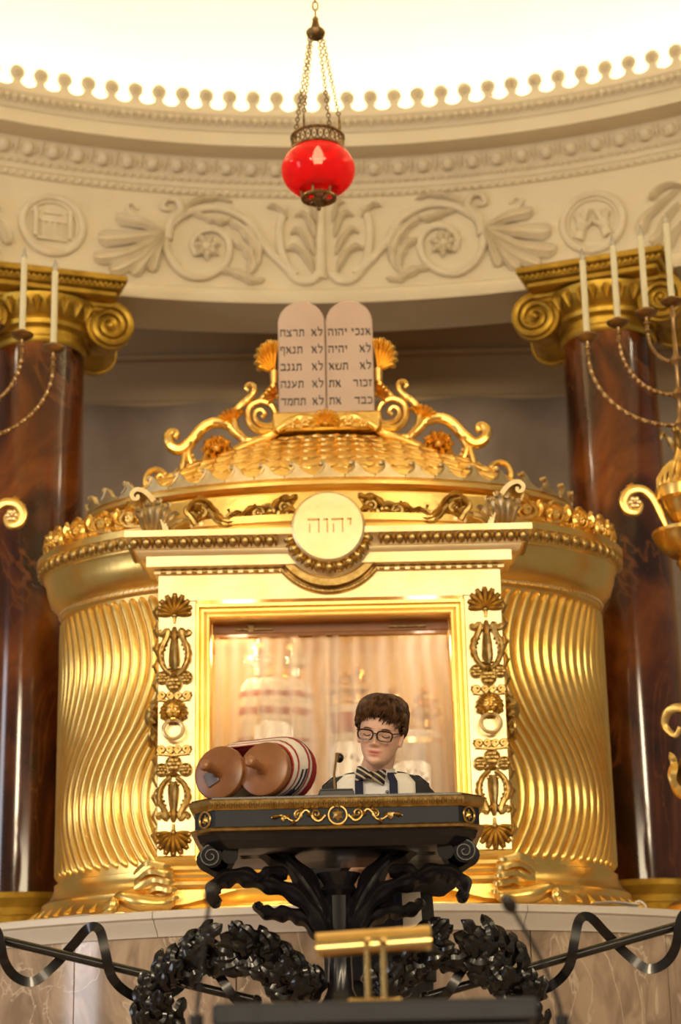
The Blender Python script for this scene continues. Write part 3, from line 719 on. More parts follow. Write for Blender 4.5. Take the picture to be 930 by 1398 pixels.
m = MB(); m.prism([(x, z) for x, z in [(MC[0]+.205*math.cos(PI+PI*k/40), MC[1]-.004+.205*math.sin(PI+PI*k/40)) for k in range(41)]], YP-.06, YP+.05); obj('medallion_back', m.map(lambda p: LX(p.x, p.y, p.z)), OLDG, pc)
b = MB(); b.box(LX(0, YP+.10, 1.35), (2*HW+.08, .34, .13)); obj('cornice_core', b, PALE, pc)
def eggrow(x, z, ang):
    inst('cornice_egg', gegg, T(LX(x, YP-.100, z)) @ RY(-ang) @ RX(.3), pc)
def dartrow(x, z, ang): inst('cornice_dart', gdart, T(LX(x, YP-.100, z)) @ RY(-ang) @ RX(.3), pc)
k = 0
for sg in (-1, 1):
    n = 12
    for k in range(n):
        x = sg*(.725-.046*k); eggrow(x, 1.368, 0); dartrow(x-sg*.023, 1.368, 0)
    for k in range(12):
        y = YP-.06+.04*k
        inst('cornice_egg', gegg, T(LX(sg*(HW+.098), y, 1.368)) @ RZ(sg*PI/2) @ RX(.3), pc)
for k in range(11):
    a = -PI/2+(k-5)*.262; r = RA-.097
    eggrow(MC[0]+.152*math.cos(a), MC[1]+.152*math.sin(a), a+PI/2)
    if k < 10: a += .131; dartrow(MC[0]+.152*math.cos(a), MC[1]+.152*math.sin(a), a+PI/2)
bm_ = MB()
for i in range(len(path)-1):
    (x0, z0, n0), (x1, z1, n1) = path[i], path[i+1]; L_ = math.hypot(x1-x0, z1-z0); q = max(1, int(L_/.036))
    for j in range(q):
        t = (j+.5)/q; tx, tz = (x1-x0)/L_, (z1-z0)/L_; cx_, cz_ = x0+(x1-x0)*t, z0+(z1-z0)*t
        bm_.tube([LX(cx_-tx*.010, YP-.016, cz_-tz*.010+.006), LX(cx_+tx*.010, YP-.016, cz_+tz*.010+.006)], .0068, 6)
obj('bead_moulding', bm_, OLDG, pc, kind='stuff')
# medallion disc with engraved name
dp = [(0, -.125), (.128, -.125), (.136, -.121), (.139, -.113), (.139, -.05)]
m = MB(); rows = [[LX(MC[0]+r*math.cos(2*PI*k/64), YP+d, MC[1]+.002+r*math.sin(2*PI*k/64)) for k in range(64)] for r, d in dp[1:]]
m.grid(rows, wrap=True); m.f.append(tuple(range(63, -1, -1))); m.m.append(0)
med = obj('medallion', m, PALE, ark, ang=25)
HEB = {'א': (1, [(.05, 1, .95, 0, .2), (.80, 1, .66, .48, .13), (.14, 0, .36, .62, .13)]), 'ב': (1, [(.05, .9, .8, .9, .2), (.78, .95, .78, .1, .13), (0, .1, 1, .1, .2)]),
 'ג': (.7, [(.1, .9, .62, .9, .2), (.6, .95, .6, .28, .13), (.62, .32, .1, .0, .15), (.6, .32, .85, .0, .15)]), 'ד': (1, [(0, .9, 1, .9, .2), (.8, .95, .8, 0, .13)]), 'ה': (1, [(0, .9, .95, .9, .2), (.87, .95, .87, 0, .13), (.16, .6, .16, 0, .13)]),
 'ו': (.5, [(.1, .9, .8, .9, .2), (.72, .95, .72, 0, .15)]), 'ז': (.6, [(.0, .9, 1, .9, .2), (.5, .9, .46, 0, .13)]), 'ח': (1, [(0, .9, 1, .9, .2), (.13, .95, .13, 0, .13), (.87, .95, .87, 0, .13)]),
 'י': (.5, [(.1, .9, .8, .9, .2), (.72, .95, .62, .5, .15)]), 'כ': (.9, [(.05, .9, .8, .9, .2), (.86, .88, .86, .12, .13), (.05, .1, .8, .1, .2)]), 'ל': (.95, [(.12, 1.4, .12, .9, .13), (.08, .88, .88, .88, .2), (.85, .9, .76, .5, .13), (.78, .52, .38, 0, .15)]),
 'מ': (1, [(.0, .95, .3, .8, .16), (.28, .88, .9, .88, .2), (.88, .9, .88, .06, .13), (.5, .08, .92, .08, .2), (.32, .85, .08, 0, .13)]), 'נ': (.65, [(.15, .9, .75, .9, .2), (.7, .95, .7, .1, .13), (.0, .1, .78, .1, .2)]),
 'ע': (1, [(.1, .98, .55, .2, .15), (.88, .98, .78, .4, .13), (.8, .42, .0, .02, .17)]), 'ף': (.9, [(.1, .9, .85, .9, .2), (.85, .95, .85, -.38, .13), (.12, .9, .12, .5, .13), (.1, .54, .42, .54, .16)]),
 'צ': (1, [(.08, .98, .85, .12, .17), (.88, .98, .55, .52, .13), (0, .09, .98, .09, .2)]), 'ר': (.9, [(0, .9, .85, .9, .2), (.85, .92, .85, 0, .13)]), 'ש': (1.15, [(.06, .98, .16, .1, .13), (.5, .98, .22, .42, .13), (.94, .98, .84, .1, .13), (.14, .09, .86, .09, .18)]),
 'ת': (1, [(.08, .9, .92, .9, .2), (.88, .95, .88, 0, .13), (.24, .9, .22, .08, .13), (.0, .08, .28, .08, .18)])}
def hebrew(text, h, cw, depth, thin=1.0):
    """square Hebrew letters cut as flat bars, read right to left; right edge at x=0"""
    m = MB(); x = 0
    for ch in text:
        wd, st = HEB[ch]; wd *= cw; x -= wd
        for a, b, c, d, t in st:
            p = Vector((x+a*wd, b*h)); q = Vector((x+c*wd, d*h)); n = (q-p); n = Vector((-n.y, n.x)).normalized()*(t*h*.5*thin)
            m.prism([tuple(p+n), tuple(q+n), tuple(q-n), tuple(p-n)], -depth, 0)
        x -= cw*.17
    return m
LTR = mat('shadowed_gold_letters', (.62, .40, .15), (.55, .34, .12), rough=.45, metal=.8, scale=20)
obj('engraved_letters', hebrew('יהוה', .056, .048, .002, .62).map(lambda p: LX(p.x+.092, YP-.126+p.y, 1.388+p.z)), LTR, med)
# pediment field, raking edge and scrolling foliage
for sg in (-1, 1):
    m = MB(); m.prism([(sg*.52, 1.412), (sg*.0, 1.412), (sg*.0, 1.565), (sg*.11, 1.552), (sg*.50, 1.458), (sg*.52, 1.44)], YP-.02, YP+.16)
    pf = obj('pediment_field', m.map(lambda p: LX(p.x, p.y, p.z)), PALE, ark)
    m = MB(); m.tube([LX(sg*.52, YP-.025, 1.448), LX(sg*.30, YP-.025, 1.506), LX(sg*.11, YP-.025, 1.558)], .012, 6); obj('raking_edge', m, PALE, pf)
    def pd(u, v, h): p = P(u, v-5, YP-.03-h); return Vector((p.x-XA, p.y-(YP-.03), p.z-LZ))
    def pb(name, m):
        q = m.copy()
        if sg > 0: q.mirror_x()
        obj(name, q.map(lambda p: LX(p.x, YP-.03+p.y, p.z)), OLDG, pf)
    m = MB(); m.tube(smooth_path([pd(*q, .012) for q in ((268, 722), (262, 712), (255, 704), (258, 697), (272, 694), (286, 704), (300, 720), (318, 722), (340, 716), (352, 702), (366, 695), (374, 702), (366, 712), (356, 706))], 5), taper(.013, .009), 7); pb('vine_stem', m)
    m = MB(); m.tube(smooth_path([pd(*q, .012) for q in ((340, 718), (362, 720), (384, 712), (396, 698), (404, 684))], 5), taper(.010, .007), 7); pb('vine_stem', m)
    for spn, wd in ((((256, 706), (266, 690), (282, 690), (296, 706)), .014), (((290, 704), (306, 716), (322, 714), (334, 704)), .017), (((330, 716), (336, 704), (350, 698), (362, 702)), .013), (((372, 700), (382, 688), (398, 686), (406, 680)), .017), (((384, 712), (390, 702), (402, 704), (398, 714)), .014), (((308, 720), (318, 708), (330, 706), (344, 712)), .011), (((352, 716), (364, 708), (378, 710), (386, 718)), .012), (((268, 716), (276, 706), (270, 700), (262, 704)), .010)):
        m = MB(); m.leaf(smooth_path([pd(*q, .014) for q in spn], 5), wd*1.35, h=.02, lobes=3, sharp=.4); pb('vine_leaf', m)
    for u_, v_, r_ in ((316, 712, .024), (352, 706, .026), (388, 698, .026), (276, 704, .018)):
        c_ = pd(u_, v_, .016); m = MB(); m.tube([p+Vector((0, c_.y, 0)) for p in spiral(c_.x, c_.z, r_, 1.5, -PI/2, 1, 22, .2)], taper(.009, .006), 6); m.ell(c_+Vector((0, -.006, 0)), (.008, .008, .008), 7, 5)
        for k in range(4):
            a = .6+k*1.3; d = Vector((math.cos(a), 0, math.sin(a))); m.leaf([c_+d*r_*.9, c_+d*r_*1.3+Vector((0, -.008, 0)), c_+d*r_*1.6+Vector((0, .004, 0))], .011, h=.010, lobes=2)
        pb('vine_scroll', m)
    # corner acroterion: scrolled console with acanthus
    m = MB()
    cx = sg*.66
    pth = [(cx-sg*.045+sg*.0, 1.415), (cx-sg*.035, 1.455), (cx-sg*.015, 1.505), (cx+sg*.015, 1.548), (cx+sg*.045, 1.562), (cx+sg*.062, 1.548), (cx+sg*.058, 1.530), (cx+sg*.044, 1.530), (cx+sg*.044, 1.543)]
    pth = [(cx+(x-cx)*1.2, 1.412+(z-1.412)*1.12) for x, z in pth]
    pts = smooth_path([Vector((x, 0, z)) for x, z in pth], 5)
    m = MB(); rows = []
    for i, p in enumerate(pts):
        t = pts[min(i+1, len(pts)-1)]-pts[max(i-1, 0)]; t.normalize(); nn = Vector((-t.z, 0, t.x)); q = i/(len(pts)-1); th = .011*(1-.45*q)
        rows.append([LX(p.x+nn.x*a, YP+y, p.z+nn.z*a) for a, y in ((-th, -.10), (th, -.10), (th, -.085), (th*.3, -.08), (th*.3, .02), (th, .02), (th, .035), (-th, .035))])
    m.grid(rows, wrap=True, cap=True); ac = obj('acroterion', m, GREYG, ark, ang=35)
    for k, (x, z, wd) in enumerate(((-.052, .098, .024), (-.022, .115, .026), (.010, .108, .026), (.044, .086, .022), (-.080, .065, .020), (-.108, .040, .016))):
        m = MB(); m.leaf(smooth_path([LX(cx+sg*x*.4, YP-.06, 1.414), LX(cx+sg*x*.8, YP-.10, 1.414+z*.6), LX(cx+sg*x*1.1, YP-.10, 1.414+z), LX(cx+sg*x*1.35, YP-.125, 1.414+z*.86)], 5), wd, h=.014, lobes=3, sharp=.3); obj('acanthus_leaf', m, GREYG, ac)
    # S-scroll of foliage from acroterion to drum cresting
    m = MB(); q0 = [(sg*.70, YP+.10, 1.555), (sg*.76, YP+.16, 1.60), (sg*.80, YP+.22, 1.56), (sg*.85, YP+.24, 1.52), (sg*.90, YP+.28, 1.53)]
    m.leaf(smooth_path([LX(*q) for q in q0], 5), .030, h=.02, lobes=5); m.tube(smooth_path([LX(x, y-.015, z) for x, y, z in q0], 5), taper(.014, .009), 6)
    m.tube([p+LX(0, YP+.18, 0)-Vector((0, 0, 0)) for p in spiral(sg*.765, 1.520, .035, 1.4, PI/2, sg, 18, .2)], .008, 6)
    obj('foliage_scroll', m, GOLD, ac)
    # paw and acanthus scroll foot
    m = MB(); fx = sg*.62
    rows = []
    for i in range(15):
        t = i/14; x = sg*(.575+.135*t); zc_ = .125-.03*t*t; r = .028+.030*math.sin(PI*min(1, .15+.75*t))
        rows.append([LX(x, YP-.065+r*1.1*math.cos(2*PI*k/14), zc_+r*(1+.12*(k % 2))*math.sin(2*PI*k/14)) for k in range(14)])
    m.grid(rows, wrap=True, cap=True)
    ft = obj('scroll_foot', m, GOLD, ark)
    for k in range(5):
        m = MB(); z = .175-.028*k; m.leaf(smooth_path([LX(sg*(.71-.01*k), YP-.10, z-.03), LX(sg*(.66-.01*k), YP-.145+.008*k, z), LX(sg*(.60-.008*k), YP-.15, z-.012), LX(sg*(.572-.006*k), YP-.13, z-.004)], 5), .016, nrm=(0, -.6, .8), h=.012, lobes=4, sharp=.25); obj('acanthus_leaf', m, GOLD, ft)
    m = MB(); m.tube(smooth_path([LX(sg*.575, YP-.12, .055), LX(sg*.60, YP-.15, .035), LX(sg*.68, YP-.15, .040), LX(sg*.745, YP-.12, .060), LX(sg*.775, YP-.10, .045)], 5), lambda t: .020+.012*math.sin(PI*t), 10); obj('paw', m, GOLD, ft)
    for k in range(4):
        m = MB(); m.ell(LX(sg*(.775+.012*k), YP-.15+.045*k, .035), (.020, .018, .030), 9, 6); m.ell(LX(sg*(.785+.012*k), YP-.162+.045*k, .016), (.014, .014, .016), 8, 5); obj('claw', m, GOLD, ft)
# interior lining
b = MB()
b.box(LX(0, YP+.76, .66), (1.0, .02, 1.0)); b.box(LX(-.50, YP+.52, .66), (.02, .5, 1.0)); b.box(LX(.50, YP+.52, .66), (.02, .5, 1.0)); b.box(LX(0, YP+.52, 1.15), (1.02, .5, .02)); b.box(LX(0, YP+.52, .215), (1.02, .5, .02))
LIN = mat('yellow_interior_lining', (.85, .62, .24), (.80, .56, .20), rough=.6, scale=5)
obj('interior_lining', b, LIN, ark)
l = bpy.data.lights.new('ark_interior_lamp', 'POINT'); l.energy = 4.2; l.color = (1, .78, .46); l.shadow_soft_size = .05
o = bpy.data.objects.new('ark_interior_lamp', l); COL.objects.link(o); o.location = LX(-.36, YP+.34, 1.06)
l = bpy.data.lights.new('ark_interior_lamp', 'POINT'); l.energy = 2.2; l.color = (1, .84, .62); l.shadow_soft_size = .05
o = bpy.data.objects.new('ark_interior_lamp', l); COL.objects.link(o); o.location = LX(.36, YP+.34, 1.06)
# ---- cresting on top of the dome: big scrolls either side of the tablets
YT = 7.62
def ct(cu, cv, h=0):
    """zoomed-crop pixel of the left cresting -> ark-local point"""
    p = P(180+cu*.32258, 390+cv*.32258, YT); return Vector((p.x-XA+.003, YT-h, p.z-LZ))
def cboth(name, m, mt=GOLD):
    for sg in (-1, 1):
        q = m.copy()
        if sg > 0: q.mirror_x()
        o = obj(name, q.map(lambda p: LX(p.x, p.y, p.z)), mt, crest)
crest = obj('crest_rail', MB().tube([dome_c(.19, -PI/2+PI*k/20, 1.985) for k in range(21)], .014, 8), GOLD, ark)
def S(pts, r, name='crest_scroll', n=6, flat=1.0):
    m = MB(); m.tube(smooth_path([ct(*q) for q in pts], n), r, 9, flat=flat); cboth(name, m)
S([(178, 645), (186, 632), (175, 622), (158, 630), (150, 652), (165, 682), (205, 692), (250, 655), (300, 600), (350, 580), (405, 592), (445, 630), (490, 655), (560, 640), (625, 608)], lambda t: .013+.012*math.sin(PI*min(1, t*1.1)))
S([(432, 700), (470, 680), (530, 655), (585, 640), (640, 605)], taper(.020, .012))
S([(478, 660), (440, 610), (432, 560), (450, 515), (490, 480), (515, 450), (512, 425), (492, 420), (480, 436), (492, 446)], taper(.018, .009))
S([(600, 605), (540, 615), (500, 590), (488, 550), (500, 510), (545, 490), (590, 510), (608, 555), (590, 590), (550, 590), (520, 565), (522, 535), (545, 525), (560, 545), (545, 558)], taper(.016, .010))
S([(520, 500), (560, 465), (590, 430), (600, 398)], taper(.010, .012))
S([(262, 660), (240, 700), (250, 750), (285, 785), (330, 770)], taper(.014, .010))
S([(222, 700), (214, 750), (200, 815)], taper(.012, .014), 'crest_strut')
S([(160, 835), (135, 850), (108, 838), (104, 812), (120, 800), (132, 812)], taper(.012, .007))
S([(140, 800), (110, 780), (78, 784), (56, 812), (58, 850), (85, 880)], taper(.012, .014))
m = MB()
for k in range(5): m.box(ct(232, 720+20*k)+Vector((.012+.004*k, .004, 0)), (.03+.008*k, .02, .014), bev=.003)
m.box(ct(215, 822), (.075, .05, .02), bev=.004); cboth('crest_lattice', m)
m = MB(); c = ct(357, 697)
for rr, n, hh in ((.062, 10, .0), (.042, 8, .014), (.022, 6, .026)):
    for k in range(n):
        a = 2*PI*k/n+rr*9; d = Vector((math.cos(a), 0, math.sin(a))); f = Vector((0, -hh, 0))
        m.leaf([c+d*rr*.3+f, c+d*rr*.8+f+Vector((0, -.014, 0)), c+d*rr*1.12+f], rr*.34, h=.014)
m.ell(c+Vector((0, -.034, 0)), (.012, .010, .012)); m.tube([c+Vector((.02*math.cos(k*.6)*(1-k/20), -.034, .02*math.sin(k*.6)*(1-k/20))) for k in range(16)], .005, 5)
m.prism([(c.x+.055*math.cos(2*PI*k/24), c.z+.055*math.sin(2*PI*k/24)) for k in range(24)], YT, YT+.03); cboth('crest_rosette', m)
def fan(cu, cv, r, a0, a1, n, name='crest_fan'):
    m = MB(); c = ct(cu, cv)
    for k in range(n):
        a = a0+(a1-a0)*k/(n-1); d = Vector((math.cos(a), 0, math.sin(a)))
        m.leaf([c+d*r*.12, c+d*r*.6+Vector((0, -.016, 0)), c+d*r*.95+Vector((0, -.012, 0)), c+d*r*1.05], lambda t: r*(.05+.15*t)*(1 if t < .85 else .75), h=.012)
    m.ell(c, (r*.22, .016, r*.22), 8, 6); return m
cboth('crest_fan', fan(425, 585, .058, PI*.28, PI*.95, 7))
cboth('crest_fan', fan(612, 470, .046, PI*.55, PI*1.25, 6))
m = MB(); c = ct(598, 372)
for a, rr_ in ((85, .138), (97, .140), (108, .132), (119, .122), (131, .105), (144, .086), (158, .066)):
    d = Vector((math.cos(math.radians(a)), 0, math.sin(math.radians(a)))); m.leaf([c+d*.012, c+d*rr_*.6+Vector((0, -.018, 0)), c+d*rr_*.92+Vector((0, -.016, 0)), c+d*rr_], lambda t: .005+.012*t, h=.012); m.ell(c+d*rr_*.96, (.013, .014, .013), 8, 6)
m.tube([c+Vector((0, 0, .01)), c+Vector((0, 0, -.045))], taper(.02, .016), 10); cboth('crest_shell', m)
# garland in front of the tablets' foot
YG = YT-.06
def cg(u, v, h=0): p = P(u, v, YG); return Vector((p.x-XA+.002, YG-h, p.z-LZ))
m = MB(); m.tube(smooth_path([cg(*q) for q in ((378, 588), (392, 578), (408, 572), (424, 572), (438, 580))], 5), lambda t: .014+.008*math.sin(PI*t), 9); cboth('garland', m)
for u, v in ((396, 581), (416, 578)):
    m = MB(); c = cg(u, v, .018)
    for k in range(6):
        a = 2*PI*k/6; m.ell(c+Vector((.013*math.cos(a), 0, .013*math.sin(a))), (.009, .008, .009), 7, 5)
    m.ell(c+Vector((0, -.006, 0)), .006, 7, 5); cboth('garland_flower', m)
m = MB(); c = cg(444, 580, .02)
for k in range(9):
    a = PI*(-.08+1.16*k/8); d = Vector((math.cos(a), 0, math.sin(a))); m.leaf([c+d*.006, c+d*.036+Vector((0, -.016, 0)), c+d*.056], lambda t: .003+.008*t, h=.010)
m.ell(c, (.014, .014, .010), 8, 5); obj('centre_shell', m.map(lambda p: LX(p.x, p.y, p.z)), GOLD, crest)
b = MB(); b.box(LX(0, YT, 2.01), (.44, .12, .08), bev=.01); obj('tablet_plinth', b, GOLD, ark)
# ---- tablets of the law
tb = thing('stone_tablets', 'pair of round-topped pinkish stone tablets lettered in Hebrew atop the ark', 'tablets', LX(0, YT, 2.05))
lines_r = ['אנכי יהוה', 'לא יהיה', 'לא תשא', 'זכור את', 'כבד את']; lines_l = ['לא תרצח', 'לא תנאף', 'לא תגנב', 'לא תענה', 'לא תחמד']
for sg, lines in ((-1, lines_l), (1, lines_r)):
    cx = sg*.0985; hw = .0965
    pts = [(cx-hw, 2.051), (cx+hw, 2.051)] + [(cx+hw*math.cos(a), 2.452+hw*math.sin(a)) for a in [PI*k/20 for k in range(21)]]
    m = MB(); m.prism(pts, YT-.022, YT+.022, bev=.005); tt = obj('tablet', m.map(lambda p: LX(p.x, p.y, p.z)), TABLET, tb, ang=25)
    for i, tx in enumerate(lines):
        z = 2.407-.0755*i
        for wr, right in zip(tx.split(' '), (True, False)):
            q = hebrew(wr, .0305, .0225, .0012); x0 = min(p.x for p in q.v); dx = .088 if right else -.088-x0
            obj('hebrew_word', q.map(lambda p: LX(cx+p.x+dx, YT-.0225+p.y, z-.015+p.z)), INK, tt)
# =================================================================== CURTAIN AND SCROLLS INSIDE THE ARK
CUR = bpy.data.materials.new('sheer_curtain'); CUR.use_nodes = True; nt = CUR.node_tree; nt.nodes.clear()
ou = nt.nodes.new('ShaderNodeOutputMaterial'); tr = nt.nodes.new('ShaderNodeBsdfTransparent'); tl = nt.nodes.new('ShaderNodeBsdfTranslucent'); df = nt.nodes.new('ShaderNodeBsdfDiffuse')
tl.inputs[0].default_value = (.90, .82, .74, 1); df.inputs[0].default_value = (.92, .86, .80, 1)
m1 = nt.nodes.new('ShaderNodeMixShader'); m1.inputs[0].default_value = .68; m2 = nt.nodes.new('ShaderNodeMixShader')
tc = nt.nodes.new('ShaderNodeTexCoord'); wv = nt.nodes.new('ShaderNodeTexWave'); wv.bands_direction = 'X'; wv.inputs['Scale'].default_value = 55; wv.inputs['Distortion'].default_value = .6
mr = nt.nodes.new('ShaderNodeMapRange'); mr.inputs['To Min'].default_value = .28; mr.inputs['To Max'].default_value = .52
nt.links.new(tc.outputs['Object'], wv.inputs['Vector']); nt.links.new(wv.outputs['Fac'], mr.inputs[0]); w2 = nt.nodes.new('ShaderNodeTexWave'); w2.bands_direction = 'X'; w2.inputs['Scale'].default_value = 5.5; w2.inputs['Distortion'].default_value = 3.5; w2.inputs['Detail'].default_value = 1; w2.inputs['Detail Scale'].default_value = .6
ad = nt.nodes.new('ShaderNodeMath'); ad.operation = 'MULTIPLY_ADD'; ad.inputs[1].default_value = .32; nt.links.new(tc.outputs['Object'], w2.inputs['Vector']); nt.links.new(w2.outputs['Fac'], ad.inputs[0]); nt.links.new(mr.outputs[0], ad.inputs[2]); nt.links.new(ad.outputs[0], m2.inputs[0])
nt.links.new(tl.outputs[0], m1.inputs[1]); nt.links.new(df.outputs[0], m1.inputs[2]); nt.links.new(tr.outputs[0], m2.inputs[1]); nt.links.new(m1.outputs[0], m2.inputs[2]); nt.links.new(m2.outputs[0], ou.inputs[0])
ct_ = thing('sheer_curtain', 'sheer whitish gathered curtain hanging across the ark opening', 'curtain', LX(0, YP+.17, .22))
def cpanel(x0, x1, y, seed, amp):
    b = MB(); rows = []; n = int((x1-x0)*150); rnd = random.Random(seed); ph = [rnd.uniform(0, 6.28) for _ in range(5)]
    for i in range(n+1):
        t = i/n; row = []
        for j in range(11):
            q = j/10; sway = .012*math.sin(3*q+ph[3])*(1-q)
            x = x0+(x1-x0)*t; f = math.sin(62*x+ph[0])+.6*math.sin(33*x+ph[1]+.6*q)+.35*math.sin(110*x+ph[2])
            row.append(LX(x+sway+.02*(1-q)*math.sin(9*x+ph[4]), y+amp*f*(.5+.5*(1-q)), .225+(1.068-.225)*q))
        rows.append(row)
    b.grid(rows); o = obj('curtain_panel', b, CUR, ct_, ang=80); return o
cpanel(-.440, .03, YP+.165, 3, .018); cpanel(-.02, .442, YP+.192, 5, .019)
b = MB(); b.tube([LX(-.445, YP+.175, 1.066), LX(.445, YP+.175, 1.066)], .006, 8); obj('curtain_rod', b, BRASS, ct_)
SILV = mat('silver_ornament', (.75, .72, .66), (.60, .56, .50), rough=.25, metal=1, scale=40)
RED = mat('red_velvet', (.42, .018, .022), (.30, .010, .014), rough=.8, scale=14)
WHT = mat('white_brocade', (.78, .72, .66), (.70, .63, .57), rough=.7, scale=30)
def torah(cx, cy, hw, zt, label, bands, tilt=0, crown=True):
    z0 = .226; t = thing('torah_scroll', label, 'torah scroll', LX(cx, cy, z0), 'dressed scrolls inside the ark'); H = zt-z0
    M = T(LX(cx, cy, z0)) @ RY(tilt)
    def sec(z, k=1.0): return [Vector((hw*k*math.copysign(abs(math.cos(a))**.7, math.cos(a)), .085*k*math.copysign(abs(math.sin(a))**.8, math.sin(a))-.012*math.cos(2*a)*0+.006*math.cos(9*a), z)) for a in [2*PI*q/36 for q in range(36)]]
    m = MB(); m.grid([sec(z) for z in (0.02, H*.3, H*.6, H*.92)]+[sec(H*.97, .97), sec(H, .85)], wrap=True, cap=True); mt = obj('mantle', m.xf(M), WHT, t)
    for za, zb_, mm in bands:
        m = MB(); m.grid([sec(H*za, 1.012), sec(H*zb_, 1.012)], wrap=True); obj('mantle_band', m.xf(M), mm, mt)
    m = MB(); m.prism([(-.075, H*.72), (-.075, H*.42), (0, H*.36), (.075, H*.42), (.075, H*.72), (.04, H*.76), (-.04, H*.76)], -.112, -.096, bev=.004)
    for k in range(14): m.ell((.06*math.cos(k*.45), -.114, H*.56+.06*math.sin(k*.45)), .008, 6, 4)
    obj('breastplate', m.xf(M), SILV, t)
    m = MB(); m.tube([(-.06, -.1, H*.74), (-.07, -.06, H), (0, .0, H+.03), (.07, -.06, H), (.06, -.1, H*.74)], .005, 6); obj('chain', m.xf(M), BRASS, t)
    for q in (-1, 1):
        x = q*hw*.52; m = MB(); m.tube([(x, 0, .0), (x, 0, H+.05)], .014, 8); rl = obj('roller_handle', m.xf(M), WOOD, t)
        m = MB(); m.lathe([(0, 0), (.018, 0), (.02, .03), (.052, .045), (.058, .07), (.036, .085), (.026, .092), (.05, .105), (.044, .125), (.018, .138), (.012, .145), (.02, .152), (.012, .162), (0, .166)], 16, c=(x, 0, H+.02))
        for k in range(8): m.ell((x+.05*math.cos(PI*k/4), .05*math.sin(PI*k/4), H+.078), .010, 6, 4)
        obj('finial', m.xf(M), SILV if crown else BRASS, t)
torah(-.245, YP+.41, .140, .945, 'white-mantled scroll with faded red stripes and silver breastplate behind the curtain', ((.80, .84, RED), (.90, .93, RED), (.66, .68, RED)), .04)
torah(.065, YP+.44, .085, .84, 'narrow scroll in red mantle with gold chain right of the white scroll', ((.10, .30, RED), (.36, .52, RED), (.60, .72, RED), (.82, .95, RED)), -.02, False)
torah(.30, YP+.46, .125, .74, 'plain white-mantled scroll at the right side inside the ark', ((.90, .94, BRASS),), .0, False)
# =================================================================== ETERNAL LAMP
LY = 7.0; LXc, LZc = -.059, 5.205
el = thing('hanging_lamp', 'red glass eternal lamp hung on chains above the ark', 'lamp', (LXc, LY, 5.04))
def lp(x, y, z): return Vector((LXc+x, LY+y, z))
RG = bpy.data.materials.new('ruby_glass'); RG.use_nodes = True; nt = RG.node_tree; nt.nodes.clear()
ou = nt.nodes.new('ShaderNodeOutputMaterial'); tr = nt.nodes.new('ShaderNodeBsdfTransparent'); tr.inputs[0].default_value = (.95, .05, .04, 1)
tl = nt.nodes.new('ShaderNodeBsdfTranslucent'); tl.inputs[0].default_value = (.95, .03, .03, 1); pr = nt.nodes.new('ShaderNodeBsdfPrincipled'); pr.inputs['Base Color'].default_value = (.50, .006, .010, 1); pr.inputs['Roughness'].default_value = .07
nz = nt.nodes.new('ShaderNodeTexNoise'); nz.inputs['Scale'].default_value = 14; rm = nt.nodes.new('ShaderNodeMapRange'); rm.inputs['To Min'].default_value = .42; rm.inputs['To Max'].default_value = .58
m1 = nt.nodes.new('ShaderNodeMixShader'); m1.inputs[0].default_value = .45; m2 = nt.nodes.new('ShaderNodeMixShader'); nt.links.new(nz.outputs[0], rm.inputs[0]); nt.links.new(rm.outputs[0], m2.inputs[0])
nt.links.new(tr.outputs[0], m1.inputs[1]); nt.links.new(tl.outputs[0], m1.inputs[2]); nt.links.new(m1.outputs[0], m2.inputs[1]); nt.links.new(pr.outputs[0], m2.inputs[2]); nt.links.new(m2.outputs[0], ou.inputs[0])
b = MB(); b.lathe([(.144*math.cos(t)**.92 if math.cos(t) > 0 else 0, .108*math.sin(t)) for t in [(-.40+.78*k/24)*PI for k in range(25)]], 40, c=(LXc, LY, LZc)); obj('glass_globe', b, RG, el, ang=80)
# pierced gallery
b = MB(); R1 = .101
for z in (5.288, 5.345): b.tube([lp(R1*math.cos(2*PI*k/48), R1*math.sin(2*PI*k/48), z) for k in range(48)], .007, 6, loop=True)
for k in range(26):
    a = 2*PI*k/26; c = lp(R1*math.cos(a), R1*math.sin(a), 5.316); t = Vector((-math.sin(a), math.cos(a), 0))
    b.tube([c+t*(.011*math.cos(q*PI/4))+Vector((0, 0, .022*math.sin(q*PI/4))) for q in range(8)], .0032, 5, loop=True, up=(math.cos(a), math.sin(a), .01))
    b.ell(c, .004, 5, 4)
obj('gallery', b, LAMPM, el)
b = MB()
for r, z in ((.064, 5.135), (.062, 5.085)): b.tube([lp(r*math.cos(2*PI*k/40), r*math.sin(2*PI*k/40), z) for k in range(40)], .008, 6, loop=True)
for k in range(6):
    a = 2*PI*k/6+.2; b.tube([lp(.064*math.cos(a), .064*math.sin(a), 5.135), lp(.068*math.cos(a), .068*math.sin(a), 5.11), lp(.062*math.cos(a), .062*math.sin(a), 5.085)], .006, 6)
    b.tube([lp(.062*math.cos(a), .062*math.sin(a), 5.085), lp(.03*math.cos(a), .03*math.sin(a), 5.072)], .006, 6)
    b.leaf([lp(.02*math.cos(a), .02*math.sin(a), 5.078), lp(.035*math.cos(a), .035*math.sin(a), 5.066), lp(.046*math.cos(a), .046*math.sin(a), 5.07)], .014, nrm=(0, 0, 1), h=.006)
b.lathe([(0, .0), (.006, .004), (.009, .012), (.005, .02), (.012, .026), (.016, .034), (.024, .04), (.03, .05), (.0, .052)], 16, c=(LXc, LY, 5.03))
obj('bottom_ring', b, LAMPM, el)
b = MB(); b.lathe([(0, 5.10), (.018, 5.10), (.018, 5.225), (.0, 5.23)], 16, c=(LXc, LY, 0)); obj('candle_tube', b, CANDLE, el)
